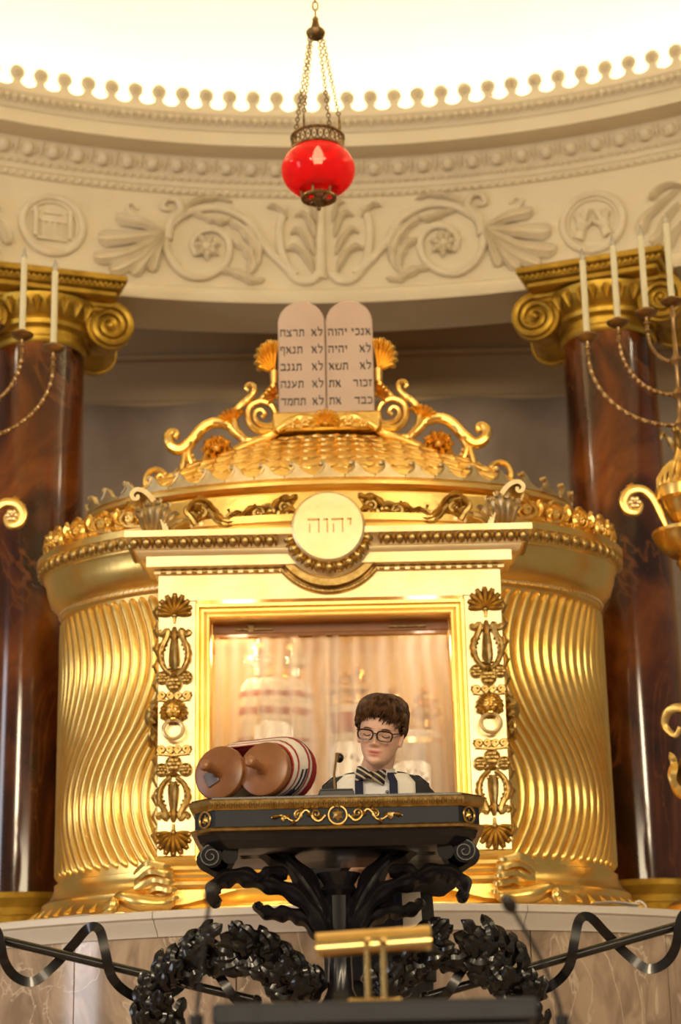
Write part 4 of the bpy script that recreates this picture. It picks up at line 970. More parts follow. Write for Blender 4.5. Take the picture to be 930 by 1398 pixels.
EB = bpy.data.materials.new('lit_bulb'); EB.use_nodes = True; q = EB.node_tree.nodes['Principled BSDF']; q.inputs['Emission Color'].default_value = (1, .72, .45, 1); q.inputs['Emission Strength'].default_value = 40
b = MB(); b.lathe([(0, .0), (.016, .008), (.023, .03), (.018, .055), (.007, .078), (0, .085)], 16, c=(LXc, LY, 5.228)); obj('bulb', b, EB, el)
def chain(p, q, n, r, name='chain'):
    b = MB(); p = Vector(p); q = Vector(q); d = (q-p).normalized(); s = d.cross(Vector((0, 1, .01))).normalized(); s2 = d.cross(s); L_ = (q-p).length/n
    for k in range(n):
        c = p+(q-p)*((k+.5)/n); e = s if k % 2 else s2
        b.tube([c+d*(L_*.62*math.cos(a))+e*(r*math.sin(a)) for a in [2*PI*i/8 for i in range(8)]], r*.34, 4, loop=True, up=e.cross(d))
    return obj(name, b, LAMPM, el)
for k in range(4):
    a = PI/4+PI/2*k+.25; chain(lp(R1*math.cos(a), R1*math.sin(a), 5.40), lp(.028*math.cos(a), .028*math.sin(a), 5.80), 26, .0075)
    b = MB(); b.tube([lp((R1+.004*math.sin(t))*math.cos(a), R1*math.sin(a), 5.372+.03*math.cos(t)) for t in [2*PI*i/10 for i in range(10)]], .003, 5, loop=True); obj('chain_hook', b, LAMPM, el)
b = MB(); b.lathe([(0, 5.79), (.026, 5.79), (.036, 5.80), (.040, 5.815), (.034, 5.825), (.020, 5.832), (.016, 5.85), (.012, 5.868), (.014, 5.875), (.008, 5.885), (0, 5.888)], 16, c=(LXc, LY, 0)); obj('chain_canopy', b, LAMPM, el)
chain(lp(0, 0, 5.88), lp(0, 0, 9.22), 90, .011, 'suspension_chain')

# =================================================================== CANDELABRA
def candelabrum(cx, cy, sg, label):
    """sg=-1: the half seen in the picture lies to the left of the stem"""
    t = thing('candelabrum', label, 'candelabrum', (cx, cy, LZ), 'tall gilded candelabra')
    def c(x, z, y=0): return Vector((cx+x, cy+y, z))
    BR = BRASSB
    def lat(name, prof, mt, par=None, n=28):
        b = MB(); b.lathe(prof, n, c=(cx, cy, 0)); return obj(name, b, mt, par or t)
    lat('base', [(0, LZ), (.19, LZ), (.19, LZ+.03), (.17, LZ+.045), (.13, LZ+.06), (.115, LZ+.10), (.10, LZ+.115), (0, LZ+.115)], GOLD)
    b = MB(); n = 24; rows = []
    for i in range(13):
        z = LZ+.11+.33*i/12; r = .092-.02*i/12; rows.append([c(r*(1+.05*(k % 2))*math.cos(2*PI*k/n), z, r*(1+.05*(k % 2))*math.sin(2*PI*k/n)) for k in range(n)])
    b.grid(rows, wrap=True, cap=True); obj('pedestal', b, GOLD, t)
    kn = lat('knop', [(0, 2.78), (.07, 2.78), (.10, 2.82), (.115, 2.86), (.12, 2.90), (.10, 2.95), (.06, 2.99), (.045, 3.02), (.055, 3.05), (.075, 3.08), (.06, 3.12), (.035, 3.15), (0, 3.16)], OLDG)
    for k in range(8):
        a = 2*PI*k/8+.2; b = MB(); d = Vector((math.cos(a), math.sin(a), 0))
        b.leaf(smooth_path([c(0, 2.80)+d*.09, c(0, 2.86)+d*.135, c(0, 2.93)+d*.125, c(0, 2.97)+d*.145], 4), .035, nrm=d, h=.02, lobes=3); obj('leaf', b, GOLD, kn)
    for s in (-1, 1):
        b = MB(); b.tube(smooth_path([c(s*.03, 3.08, -.04), c(s*.09, 3.13, -.05), c(s*.14, 3.12, -.04), c(s*.155, 3.07, -.03), c(s*.12, 3.03, -.04), c(s*.10, 3.06, -.05)], 5), taper(.024, .010), 8, star=.12); obj('horn', b, OLDG, kn)
    lat('stem', [(0, 3.12), (.035, 3.12), (.03, 3.3), (.028, 3.5), (.035, 3.66), (.05, 3.70), (.06, 3.72), (.045, 3.74), (0, 3.745)], GOLD)
    cup = MB(); n = 48; rows = []
    for r, z in ((.02, 3.735), (.075, 3.745), (.115, 3.775), (.135, 3.81), (.14, 3.825)): rows.append([c(r*(1+.035*(k % 2))*math.cos(2*PI*k/n), z, r*(1+.035*(k % 2))*math.sin(2*PI*k/n)) for k in range(n)])
    for r, z in ((.147, 3.828), (.147, 3.842), (.13, 3.848), (.05, 3.85)): rows.append([c(r*math.cos(2*PI*k/n), z, r*math.sin(2*PI*k/n)) for k in range(n)])
    cup.grid(rows, wrap=True, cap=True); obj('fluted_cup', cup, GOLD, t)
    ur = lat('urn', [(0, 3.85), (.05, 3.85), (.045, 3.87), (.075, 3.90), (.095, 3.94), (.102, 3.965), (.108, 3.97), (.118, 3.975), (.122, 4.0), (.122, 4.018), (.115, 4.022), (.112, 4.03), (.10, 4.065), (.075, 4.105), (.048, 4.135), (.034, 4.175), (.030, 4.22), (.034, 4.255), (0, 4.26)], GOLD, n=36)
    for k in range(22):
        a = 2*PI*k/22; d = Vector((math.cos(a), math.sin(a), 0)); b = MB()
        b.leaf([c(0, 4.028)+d*.112, c(0, 4.065)+d*.106, c(0, 4.105)+d*.080, c(0, 4.14)+d*.052], .013, nrm=(d+Vector((0, 0, .5))).normalized(), h=.008); obj('gadroon', b, GOLD, ur)
    for k in range(6):
        a = 2*PI*k/6; d = Vector((math.cos(a), math.sin(a), 0)); b = MB()
        b.leaf(smooth_path([c(0, 4.18)+d*.032, c(0, 4.225)+d*.045, c(0, 4.25)+d*.07, c(0, 4.225)+d*.085], 4), .020, nrm=d, h=.012, lobes=2); obj('leaf', b, OLDG, ur)
    for s in (-1, 1):
        h = smooth_path([c(s*.085, 3.855), c(s*.105, 3.91), c(s*.135, 3.985), c(s*.175, 4.02), c(s*.225, 4.015), c(s*.25, 3.975), c(s*.235, 3.935), c(s*.20, 3.93), c(s*.185, 3.96), c(s*.205, 3.975)], 5)
        b = MB(); b.tube(h, lambda q: .009+.012*math.sin(PI*q), 8, star=.1); hd = obj('scroll_handle', b, GOLD, t)
        b = MB()
        for k in range(6):
            a = 2*PI*k/6; p = c(s*.208, 3.965, -.015)+Vector((.016*math.cos(a), 0, .016*math.sin(a))); b.ell(p, (.012, .010, .012), 7, 5)
        b.ell(c(s*.208, 3.965, -.026), .008, 7, 5); obj('rosette', b, PALE, hd)
        for k in range(5):
            p = h[10+6*k]; q = h[14+6*k]; b = MB(); b.leaf([p, (p+q)/2+Vector((s*.012, -.01, .02)), q+Vector((s*.012, 0, .022))], .016, h=.012, lobes=2); obj('leaf', b, GOLD, hd)
    # stem of the branches
    lat('branch_stem', [(0, 4.25), (.014, 4.25), (.022, 4.27), (.03, 4.288), (.022, 4.306), (.012, 4.32), (.012, 4.39), (.022, 4.405), (.028, 4.419), (.022, 4.433), (.011, 4.445), (.011, 4.535), (.02, 4.55), (.026, 4.563), (.02, 4.576), (.010, 4.59), (.009, 4.70), (.012, 4.74), (.016, 4.755), (.010, 4.77), (.010, 4.81), (0, 4.812)], BR, n=20)
    def holder(x, zp, ht):
        b = MB(); b.lathe([(0, zp-.012), (.012, zp-.010), (.03, zp-.004), (.042, zp+.004), (.047, zp+.010), (.045, zp+.015), (.02, zp+.012), (.017, zp+.03), (.014, zp+.03), (0, zp+.03)], 20, c=(cx+x, cy, 0)); dp = obj('drip_pan', b, BR, t)
        b = MB(); b.lathe([(0, zp+.02), (.0135, zp+.02), (.0135, zp+ht-.03), (.010, zp+ht-.026), (0, zp+ht-.026)], 14, c=(cx+x, cy, 0)); cn = obj('candle', b, CANDLE, t)
        b = MB(); b.lathe([(0, zp+ht-.028), (.008, zp+ht-.026), (.0125, zp+ht-.012), (.010, zp+ht+.004), (.004, zp+ht+.022), (0, zp+ht+.03)], 12, c=(cx+x, cy, 0)); obj('bulb', b, GLS, cn)
    for x0, zh, zp, ht in ((.353, 4.288, 4.665, .375), (.225, 4.419, 4.725, .375), (.108, 4.563, 4.765, .378)):
        for s in (-1, 1):
            x = s*x0; zb = zp-.075
            pts = [c(s*.02, zh)]+[c(s*(.02+(x0-.02)*math.sin(q)), zh+(zb-zh)*(1-math.cos(q))) for q in [PI/2*k/14 for k in range(1, 15)]]
            b = MB(); b.tube(smooth_path(pts, 4), .0078, 6, star=.22, twist=.5, up=(0, 1, 0)); b.lathe([(0, zb-.004), (.008, zb-.004), (.012, zb+.004), (.008, zb+.014), (.007, zb+.03), (.013, zb+.036), (.013, zb+.044), (.007, zb+.05), (.009, zb+.064), (0, zb+.066)], 12, c=(cx+x, cy, 0))
            obj('branch', b, BR, t)
            holder(x, zp, ht)
    holder(0, 4.812, .385)
    return t
GLS = mat('clear_bulb_glass', (.85, .82, .72), (.8, .77, .66), rough=.08, scale=5); GLS.node_tree.nodes['Principled BSDF'].inputs['Transmission Weight'].default_value = .6
candelabrum(1.365, 7.47, -1, 'gilded seven-branched candelabrum with twisted arms at the right of the ark')
candelabrum(-1.500, 7.47, 1, 'gilded seven-branched candelabrum cut off at the left edge of the picture')

# =================================================================== LECTERN
XC, LF, LB = -.026, 5.20, 5.72
lec = thing('lectern', 'black lectern with gilded mouldings and carved acanthus brackets', 'lectern', (XC, 5.38, BZ))
def plan(ins, z, f=0):
    h = .395-ins; c = .058
    return [Vector((XC-h, LF+ins+c, z)), Vector((XC-h+c, LF+ins, z)), Vector((XC+h-c, LF+ins, z)), Vector((XC+h, LF+ins+c, z)), Vector((XC+h, LB-ins, z)), Vector((XC-h, LB-ins, z))]
def tier(name, prof, mt):
    b = MB(); b.grid([plan(i, z) for i, z in prof], wrap=True, cap=True); return obj(name, b, mt, lec, ang=20)
tier('top_board', [(.010, 2.455), (.009, 2.457), (.009, 2.463), (.012, 2.465)], BLACK)
tm = tier('top_moulding', [(.016, 2.431), (.012, 2.434), (.004, 2.444), (.002, 2.454), (.0, 2.457)], OLDG)
fz = tier('frieze_panel', [(.018, 2.386), (.018, 2.433)], BLUEBLK)
tier('lower_moulding', [(.018, 2.374), (.008, 2.376), (.006, 2.382), (.016, 2.388)], OLDG)
tier('lower_body', [(.075, 2.33), (.05, 2.335), (.03, 2.355), (.022, 2.376)], BLACK)
b = MB()
for k in range(52): b.leaf([(XC-.33+.66*k/51, LF+.010, 2.434), (XC-.33+.66*k/51, LF+.002, 2.444), (XC-.33+.66*k/51, LF+.002, 2.455)], .0055, h=.003)
obj('leaf_tips', b, OLDG, tm, kind='stuff')
def star(cx, cy, cz, r, M, par):
    b = MB(); pts = [(r*(.72 if k % 2 == 0 else .40)*math.sin(PI*k/6), r*(.72 if k % 2 == 0 else .40)*math.cos(PI*k/6)) for k in range(12)]
    o0 = b.add([Vector((0, -.007, 0))]+[Vector((x, -.001, z)) for x, z in pts], [(0, 1+k, 1+(k+1) % 12) for k in range(12)])
    b.tube([(r*math.cos(2*PI*k/32), -.002, r*math.sin(2*PI*k/32)) for k in range(32)], .0032, 6, loop=True)
    b.xf(T((cx, cy, cz)) @ M); obj('star_medallion', b, OLDG, par)
star(XC+.002, LF+.016, 2.412, .024, Matrix.Identity(4), fz)
star(XC-.395+.018+.030, LF+.018+.026, 2.410, .021, RZ(-.79), fz); star(XC+.395-.018-.030, LF+.018+.026, 2.410, .021, RZ(.79), fz)
for sg in (-1, 1):
    b = MB(); q = [(.030, .002), (.045, -.012), (.060, -.008), (.072, .010), (.082, .016), (.094, .006), (.104, -.010), (.120, -.010), (.135, .0), (.150, .004), (.172, -.002)]
    b.tube(smooth_path([Vector((XC+sg*x, LF+.014, 2.410+z)) for x, z in q], 4), taper(.0038, .0022), 6)
    for x, z, r, d in ((.054, .006, .013, 1), (.100, .004, .012, -1), (.138, -.002, .008, 1)): b.tube([Vector((XC+sg*p.x, LF+.014, 2.410+p.z)) for p in spiral(x, z, r, 1.4, -PI/2 if d > 0 else PI/2, d, 18, .2)], .003, 5)
    for x, z, dx, dz in ((.04, -.008, .006, .012), (.066, .0, .012, .01), (.088, .014, .012, .006), (.11, -.01, .008, -.01), (.15, .003, .022, -.004), (.058, .016, .006, .008), (.125, -.004, .006, .012)):
        b.leaf([(XC+sg*x, LF+.014, 2.410+z), (XC+sg*(x+dx*.6), LF+.010, 2.410+z+dz*.6), (XC+sg*(x+dx), LF+.014, 2.410+z+dz)], .006, h=.005)
    obj('gilt_scroll', b, OLDG, fz)
YB = 5.38
def lb(cu, cv, y=0): p = P(240+cu*.46237, 1070+cv*.46237, YB+y); return Vector((p.x-XC, YB+y, p.z))
def lbo(name, m):
    for sg in (-1, 1):
        q = m.copy()
        if sg > 0: q.mirror_x()
        obj(name, q.map(lambda p: p+Vector((XC, 0, 0))), BLACK, lec)
def acb(pts, r0, wd, lobes, name='acanthus_bracket', dy=0):
    m = MB(); sp = smooth_path([lb(*q, dy) for q in pts], 6); N = len(sp)
    m.tube(sp, lambda t: r0*.9*(1-.6*t), 10, flat=1.0)
    for s in (-1, 1): m.leaf([p+Vector((0, s*.018, 0)) for p in sp], lambda t: 1.25*wd*(.5+.5*math.sin(PI*min(1, .2+.75*t))), nrm=(0, -1, 0), h=.022, lobes=lobes, sharp=.35)
    lbo(name, m)
acb([(448, 440), (432, 370), (395, 305), (345, 245), (285, 205), (220, 185), (160, 178), (115, 190), (95, 220), (110, 248), (140, 250), (152, 228), (135, 215)], .024, .028, 8)
acb([(440, 450), (405, 380), (350, 325), (290, 300), (235, 285), (185, 272), (140, 285), (112, 310), (112, 342), (132, 352)], .014, .022, 7, dy=-.05)
acb([(430, 460), (390, 410), (340, 385), (290, 385), (250, 372), (240, 352)], .010, .018, 5, dy=-.02)
acb([(330, 270), (290, 262), (255, 275), (235, 290)], .008, .016, 3, dy=-.06)
m = MB(); m.tube([lb(104, 214, -.10), lb(104, 214, .10)], .030, 16); m.tube([lb(160, 212, -.11), lb(160, 212, .10)], .022, 14); c_ = lb(104, 214, -.10); m.tube([p+Vector((0, c_.y-.002, 0)) for p in spiral(c_.x, c_.z, .030, 2, PI/2, 1, 30, .15)], .0032, 6); m.box(lb(190, 190, 0)+Vector((.02, 0, .01)), (.16, .2, .03), bev=.008)
lbo('bracket_volute', m)
b = MB(); n = 24; rows = []
for r, z in ((.10, BZ), (.10, BZ+.03), (.085, BZ+.05), (.06, BZ+.09), (.045, BZ+.16), (.05, 1.80), (.062, 1.90), (.060, 1.93), (.045, 1.955), (.034, 1.98), (.032, 2.05), (.034, 2.15), (.036, 2.22), (.05, 2.235), (.042, 2.25), (.06, 2.28)):
    fl = .06 if 1.97 < z < 2.23 else 0
    rows.append([Vector((XC+r*(1-fl*(k % 2))*math.cos(2*PI*k/n), YB+r*(1-fl*(k % 2))*math.sin(2*PI*k/n), z)) for k in range(n)])
b.grid(rows, wrap=True, cap=True); obj('pedestal', b, BLACK, lec)

# =================================================================== OPEN SCROLL LYING ON THE LECTERN
NAVY = mat('navy_cloth', (.012, .014, .05), (.008, .010, .035), rough=.8, scale=20)
ts = thing('lectern_scroll', 'wooden-rollered scroll in red-striped white cover lying on the lectern', 'torah scroll', (-.28, 5.36, 2.465))
a_ = Vector((-.40, -.88, .10)).normalized(); xx = Vector((0, 0, 1)).cross(a_)*-1; xx = a_.cross(Vector((0, 0, 1))); 
if xx.x < 0: xx = -xx
xx.normalize(); zz = xx.cross(a_); zz = zz if zz.z > 0 else -zz
C1 = Vector((-.338, 5.285, 2.542)); C2 = C1+xx*.128-a_*.012+Vector((0, 0, .001))
DW = mat('orange_brown_wood', (.30, .125, .046), (.22, .085, .030), rough=.3, scale=10)
for i, c in enumerate((C1, C2)):
    b = MB(); fr_ = Matrix((xx, zz, a_)).transposed()
    def dsk(prof, n=40):
        rows = [[c+fr_ @ Vector((r*math.cos(2*PI*k/n), r*math.sin(2*PI*k/n), h)) for k in range(n)] for r, h in prof]; return rows
    b.grid(dsk(((.01, -.02), (.067, -.02), (.073, -.016), (.0745, -.010), (.0745, .0), (.072, .006), (.067, .008), (.02, .0095))), wrap=True, cap=True); dk = obj('roller_disc', b, DW, ts, ang=35)
    b = MB(); b.grid(dsk(((.020, .006), (.018, .012), (.013, .018), (.011, .035), (.014, .052), (.012, .066), (.015, .074), (.016, .082), (.012, .09), (.004, .093)), 18), wrap=True, cap=True); obj('roller_handle', b, WOOD, dk)
    b = MB(); b.grid(dsk(((.05, -.15), (.054, -.02)), 28), wrap=True, cap=True); obj('parchment_roll', b, CANDLE, ts)
b = MB(); M4 = Matrix.Translation(C1+fr_ @ Vector((-.018, -.016, .0115))) @ fr_.to_4x4() @ RZ(.5); b.box((0, 0, 0), (.036, .040, .004), M=None, bev=.0015); obj('metal_plate', b.xf(M4), mat('dull_metal_plate', (.30, .27, .28), (.22, .20, .21), rough=.3, metal=.8), ts)
def hull(h, r):
    o = []
    mid = (C1+C2)/2; d = (C2-C1).length/2; r = r+.020*min(1, max(0, (-.02-h)/.08)); mid = mid+zz*(r-.0735)+Vector((0, 0, -.11*h))
    for k in range(14): a = PI/2+PI*k/13; o.append(mid+fr_ @ Vector((-d+r*math.cos(a), r*math.sin(a), h)))
    for k in range(14): a = -PI/2+PI*k/13; o.append(mid+fr_ @ Vector((d+r*math.cos(a), r*math.sin(a), h)))
    return o
WCLO = mat('white_cover_cloth', (.80, .74, .68), (.74, .67, .60), rough=.75, scale=25)
b = MB(); hs = [(-.026, .072, 1), (-.032, .0725, 1), (-.032, .0725, 0), (-.048, .072, 0), (-.048, .0725, 1), (-.054, .0725, 1), (-.054, .071, 0), (-.094, .069, 0), (-.094, .0695, 1), (-.101, .0695, 1), (-.101, .069, 0), (-.114, .069, 0), (-.114, .070, 1), (-.135, .068, 1), (-.150, .066, 1)]
for (h0, r0, m0), (h1, r1, m1) in zip(hs[:-1], hs[1:]):
    if h0 == h1: continue
    b.cm = m1; b.grid([hull(h0, r0), hull(h1, r1)], wrap=True)
b.cm = 1; o0 = b.add(hull(-.150, .066), [tuple(range(28))])
cv = obj('scroll_cover', b, [WCLO, RED], ts, ang=60)
b = MB()
for hh in (-.066, -.082):
    q = [hull(hh, .0725)[k] for k in range(17, 21)]; q2 = [hull(hh-.007, .0725)[k] for k in range(17, 21)]; b.grid([q, q2])
q = [hull(-.060, .0735)[k] for k in range(15, 18)]; q2 = [hull(-.088, .0735)[k] for k in range(15, 18)]; b.grid([q, q2])
md = obj('navy_embroidery', b, NAVY, cv); mo = md.modifiers.new('t', 'SOLIDIFY'); mo.thickness = .002
# microphone on its base
mk = thing('gooseneck_microphone', 'small black gooseneck microphone on flat grey base on the lectern', 'microphone', (-.026, 5.30, 2.465))
GREYP = mat('dark_grey_plastic', (.055, .055, .062), (.045, .045, .05), rough=.45, scale=30)
b = MB(); b.box((-.026, 5.30, 2.476), (.094, .07, .022), bev=.003); b.box((-.026, 5.295, 2.488), (.088, .06, .004), bev=.001); obj('base', b, GREYP, mk)
p0 = Vector((-.030, 5.31, 2.488)); b = MB(); gp = smooth_path([p0, Vector((-.032, 5.315, 2.53)), Vector((-.028, 5.32, 2.565)), Vector((-.024, 5.335, 2.592))], 6); b.tube(gp, .0034, 8); obj('gooseneck', b, BRASSB, mk)
b = MB(); b.ell(Vector((-.017, 5.345, 2.587)), (.0125, .016, .0135), 14, 9); obj('microphone_head', b, BLACK, mk)
b = MB(); b.tube([Vector((-.0245, 5.326, 2.575)), Vector((-.0225, 5.332, 2.597))], .0055, 8); obj('capsule_collar', b, BRASSB, mk)

# =================================================================== LAUREL RAILINGS
YL = 5.42
lfm = MB(); lfm.leaf(smooth_path([(0, 0, 0), (0, -.010, .018), (0, -.014, .038), (0, -.004, .060)], 3), lambda t: .001+.0165*math.sin(PI*min(1, .1+.9*t))**.8, h=.008)
leafm = lfm.mesh('laurel_leaf', BRONZE)
oak = MB(); oak.leaf(smooth_path([(0, 0, 0), (0, -.012, .018), (0, -.014, .040), (0, -.002, .058)], 5), lambda t: .001+.020*math.sin(PI*min(1, .1+.9*t))**.8, h=.006, lobes=3, sharp=.4)
oakm = oak.mesh('oak_leaf', BRONZE)
ber = MB(); ber.ell((0, 0, 0), .0105, 8, 6); berm = ber.mesh('berry', BRONZE)
def railing(sg, label):
    t = thing('laurel_railing', label, 'railing', (XC+sg*.75, YL, BZ), 'bronze railing swags either side of the lectern')
    def mx(p): return p if sg < 0 else Vector((2*XC-p.x, p.y, p.z))
    rnd = random.Random(11 if sg < 0 else 12)
    e0 = P(-160, 1245, YL); e1 = P(350, 1366, YL)
    b = MB(); b.tube([mx(e0), mx(e1)], .0125, 10); b.ell(mx(e1), (.016, .016, .016), 8, 6); obj('pole', b, BRONZE, t)
    b = MB(); b.tube([mx(e0)+Vector((0, 0, .02)), Vector((mx(e0).x, YL, BZ))], .018, 10); obj('post', b, BRONZE, t)
    # ribbon wound round the pole
    rp = [(-40, 1315, .03), (-22, 1268, -.02), (-4, 1272, -.035), (6, 1312, -.03), (22, 1334, .0), (46, 1340, .02), (72, 1320, .03), (100, 1290, .02), (121, 1267, 0), (136, 1270, -.025), (144, 1300, -.04), (152, 1332, -.03), (172, 1354, .0), (200, 1364, .02), (240, 1352, .03), (270, 1318, .02), (288, 1320, 0), (302, 1336, -.03), (320, 1362, -.03), (340, 1378, 0)]
    sp = smooth_path([P(u, v, YL+d) for u, v, d in rp], 6); b = MB(); rows = []
    for i, p in enumerate(sp):
        tn = (sp[min(i+1, len(sp)-1)]-sp[max(i-1, 0)]).normalized(); ph = .5*math.sin(i*.22); wv_ = Vector((.75*math.cos(ph), .45*math.sin(ph*2), .55)).cross(tn).cross(tn); wv_ = tn.cross(Vector((.12*math.sin(i*.3), -1, .25*math.cos(i*.25)))).normalized()
        nn = tn.cross(wv_).normalized(); rows.append([mx(p+wv_*.013+nn*.0015), mx(p-wv_*.013+nn*.0015), mx(p-wv_*.013-nn*.0015), mx(p+wv_*.013-nn*.0015)])
    b.grid(rows, wrap=True, cap=True); obj('ribbon', b, BRONZE, t)
    # two leafy branches of an open wreath
    def branch(pts, n, rad, kind, berries=0):
        sp = smooth_path([mx(P(u, v, YL-.03)) for u, v in pts], 8); b = MB(); b.tube(sp, .010, 8); br = obj('wreath_branch', b, BRONZE, t)
        for k in range(n):
            q = (k+.3)/n*(len(sp)-2); i = int(q); p = sp[i]+(sp[i+1]-sp[i])*(q-i); tn = (sp[min(i+2, len(sp)-1)]-sp[max(i-1, 0)]).normalized()
            an = rnd.uniform(0, 2*PI); sd = tn.cross(Vector((0, 1, 0))).normalized(); o_ = (sd*math.cos(an)*1.0+Vector((0, -1, 0))*abs(math.sin(an))).normalized()
            zax = (tn*rnd.uniform(.55, 1.0)+o_*rnd.uniform(.45, 1.0)).normalized(); yax = (-(o_+Vector((0, -.6, 0)))).normalized(); xax = yax.cross(zax).normalized(); yax = zax.cross(xax)
            s = rnd.uniform(1.3, 1.75)*rad; M = Matrix(((xax.x*s, yax.x*s, zax.x*s, 0), (xax.y*s, yax.y*s, zax.y*s, 0), (xax.z*s, yax.z*s, zax.z*s, 0), (0, 0, 0, 1))); M.translation = p+o_*.008
            inst('laurel_leaf' if kind is leafm else 'oak_leaf', kind, M, br)
        for k in range(berries):
            p = sp[int(len(sp)*rnd.uniform(.15, .75))]; inst('berry', berm, T(p+Vector((rnd.uniform(-.03, .03), rnd.uniform(-.05, -.03), rnd.uniform(-.03, .03)))), br)
    branch([(214, 1420), (216, 1392), (224, 1362), (240, 1335), (264, 1312), (286, 1300)], 40, 1.0, oakm)
    branch([(418, 1372), (408, 1352), (388, 1330), (362, 1310), (340, 1302), (330, 1298)], 36, 1.0, oakm, 16)
    return t
railing(-1, 'dark bronze railing with ribbon-wound pole and leafy wreath left of the lectern')
railing(1, 'dark bronze railing with ribbon-wound pole and leafy wreath right of the lectern')

# =================================================================== FOREGROUND DESK, LAMP, MICROPHONES
YF = 3.60
dz = P(500, 1366, YF).z; x0 = P(290, 1380, YF).x; x1 = P(735, 1375, YF).x; DK = mat('dark_blue_black_wood', (.020, .023, .034), (.014, .016, .024), rough=.4, scale=8)
dk = thing('reading_desk', 'dark blue-black reading desk in the foreground below the lectern', 'desk', ((x0+x1)/2, YF+.2, .74))
cxd = (x0+x1)/2
b = MB(); b.box((cxd, YF+.2, dz-.02), (x1-x0, .42, .04), bev=.006); obj('desk_top', b, DK, dk)
b = MB(); b.box((cxd, YF+.02, dz-.28), (x1-x0-.03, .03, .48), bev=.004); obj('front_panel', b, DK, dk)
for s in (-1, 1):
    b = MB(); b.box((cxd+s*((x1-x0)/2-.03), YF+.2, (dz-.04+.74)/2), (.03, .36, dz-.04-.74), bev=.004); obj('side_panel', b, DK, dk)
rl = thing('reading_lamp', 'polished brass reading lamp with long half-round shade on the foreground desk', 'lamp', (.06, YF+.2, dz))
YS = YF+.16
c0 = P(432, 1292, YS); c1 = P(588, 1281, YS); ax = (c1-c0).normalized(); b = MB(); rows = []
up = Vector((0, 0, 1)); yv = Vector((0, 1, 0)); up = ax.cross(yv)*-1; up = up if up.z > 0 else -up
for t in (0, .5, 1):
    c = c0+(c1-c0)*t-up*.008; rows.append([c+yv*(r*math.cos(a))*1.3+up*(r*math.sin(a))*1.25 for r, a in [(.026, -.35+(PI+.7)*k/16) for k in range(17)]]+[c+yv*(r*math.cos(a))*1.3+up*(r*math.sin(a))*1.25 for r, a in [(.0245, PI+.35-(PI+.7)*k/16) for k in range(17)]])
b.grid(rows, wrap=True, cap=True); obj('shade', b, BRASS, rl, ang=50)
for u in (501, 523):
    p = P(u, 1300, YS); b = MB(); b.tube([Vector((p.x, YS-.028, dz)), Vector((p.x, YS-.028, p.z-.01)), Vector((p.x, YS-.03, p.z+.022))], .0052, 10); b.ell(Vector((p.x, YS-.032, p.z+.018)), .009, 8, 6); obj('post', b, BRASS, rl)
b = MB(); b.box((P(512, 1366, YS).x, YS-.01, dz+.006), (.10, .08, .012), bev=.004); obj('base', b, BRASS, rl)
b = MB(); b.tube([c0+(c1-c0)*.08-up*.008, c0+(c1-c0)*.92-up*.008], .009, 8); obj('tube_bulb', b, CANDLE, rl)
def fgmic(pts, hd, label):
    q = [P(u, v, YF-.16) for u, v in pts]; base = Vector((q[-1].x, YF-.16, .74))
    t = thing('microphone_stand', label, 'microphone', base, 'foreground microphones')
    b = MB(); b.tube(smooth_path(q, 6), .0035, 8); obj('gooseneck', b, BLACK, t)
    b = MB(); b.tube([q[-1], base+Vector((0, 0, .02))], .008, 8); b.tube([q[-1]+Vector((0, 0, .012)), q[-1]-Vector((0, 0, .06))], .012, 10); obj('stand_pole', b, BLACK, t)
    b = MB(); b.lathe([(0, 0), (.11, 0), (.11, .012), (.03, .022), (0, .024)], 24, c=base); obj('stand_base', b, BLACK, t)
    d = (q[0]-q[1]).normalized(); b = MB(); b.tube([q[0]-d*.012, q[0]-d*.004, q[0]+d*.006, q[0]+d*.013], [.006, .0115, .0125, .006], 12); b.ell(q[0]+d*.010, .0115, 10, 7); obj('microphone_head', b, BLACK, t)
fgmic([(287, 1224), (282, 1262), (274, 1330), (268, 1396)], 0, 'blurred black gooseneck microphone rising left of the foreground desk')
fgmic([(697, 1237), (712, 1262), (738, 1308), (760, 1360), (768, 1396)], 0, 'blurred black gooseneck microphone curving up right of the foreground desk')
# loose papers and a wire on the ledge
PAP = mat('white_paper', (.78, .76, .74), (.74, .72, .70), rough=.7)
def paper(u0, u1, n, label, seed):
    rnd = random.Random(seed); x0 = P(u0, 1236, 7.15).x; x1 = P(u1, 1236, 7.15).x; xm = (x0+x1)/2; yy = PYC-math.sqrt((PR-.02)**2-(xm-PXC)**2)+.10
    for k in range(n):
        b = MB(); rows = []
        rz = rnd.uniform(-.25, .25)
        for i in range(7):
            row = []
            for j in range(5):
                x = (x1-x0)*(i/6-.5); y = .07*(j/4-.5); row.append(RZ(rz) @ Vector((x, y, LZ+.003+.004*k+.010*math.sin(i*.55+k)*(i/6)*(1 if k == n-1 else .3)))+Vector((xm+.01*k, yy-.04, .012*k)))
            rows.append(row)
        b.grid(rows); o = obj('paper_sheet', b, PAP, ang=80); o.modifiers.new('t', 'SOLIDIFY').thickness = .0012
        tag(o, label[k], 'paper', 'loose papers on the podium ledge')
paper(86, 140, 1, ['single white paper sheet lying on the ledge at the left of the ark'], 1)
paper(806, 872, 2, ['lower white paper sheet on the ledge between drum and right candelabrum', 'upper curled white paper sheet on the ledge near right candelabrum'], 2)
q = P(876, 1226, 7.3); b = MB(); b.tube(smooth_path([(q.x-.03, 7.36, LZ+.004), (q.x-.02, 7.37, LZ+.03), (q.x, 7.37, LZ+.045), (q.x+.022, 7.37, LZ+.03), (q.x+.03, 7.37, LZ+.004), (q.x+.08, 7.40, LZ+.004)], 5), .004, 7)
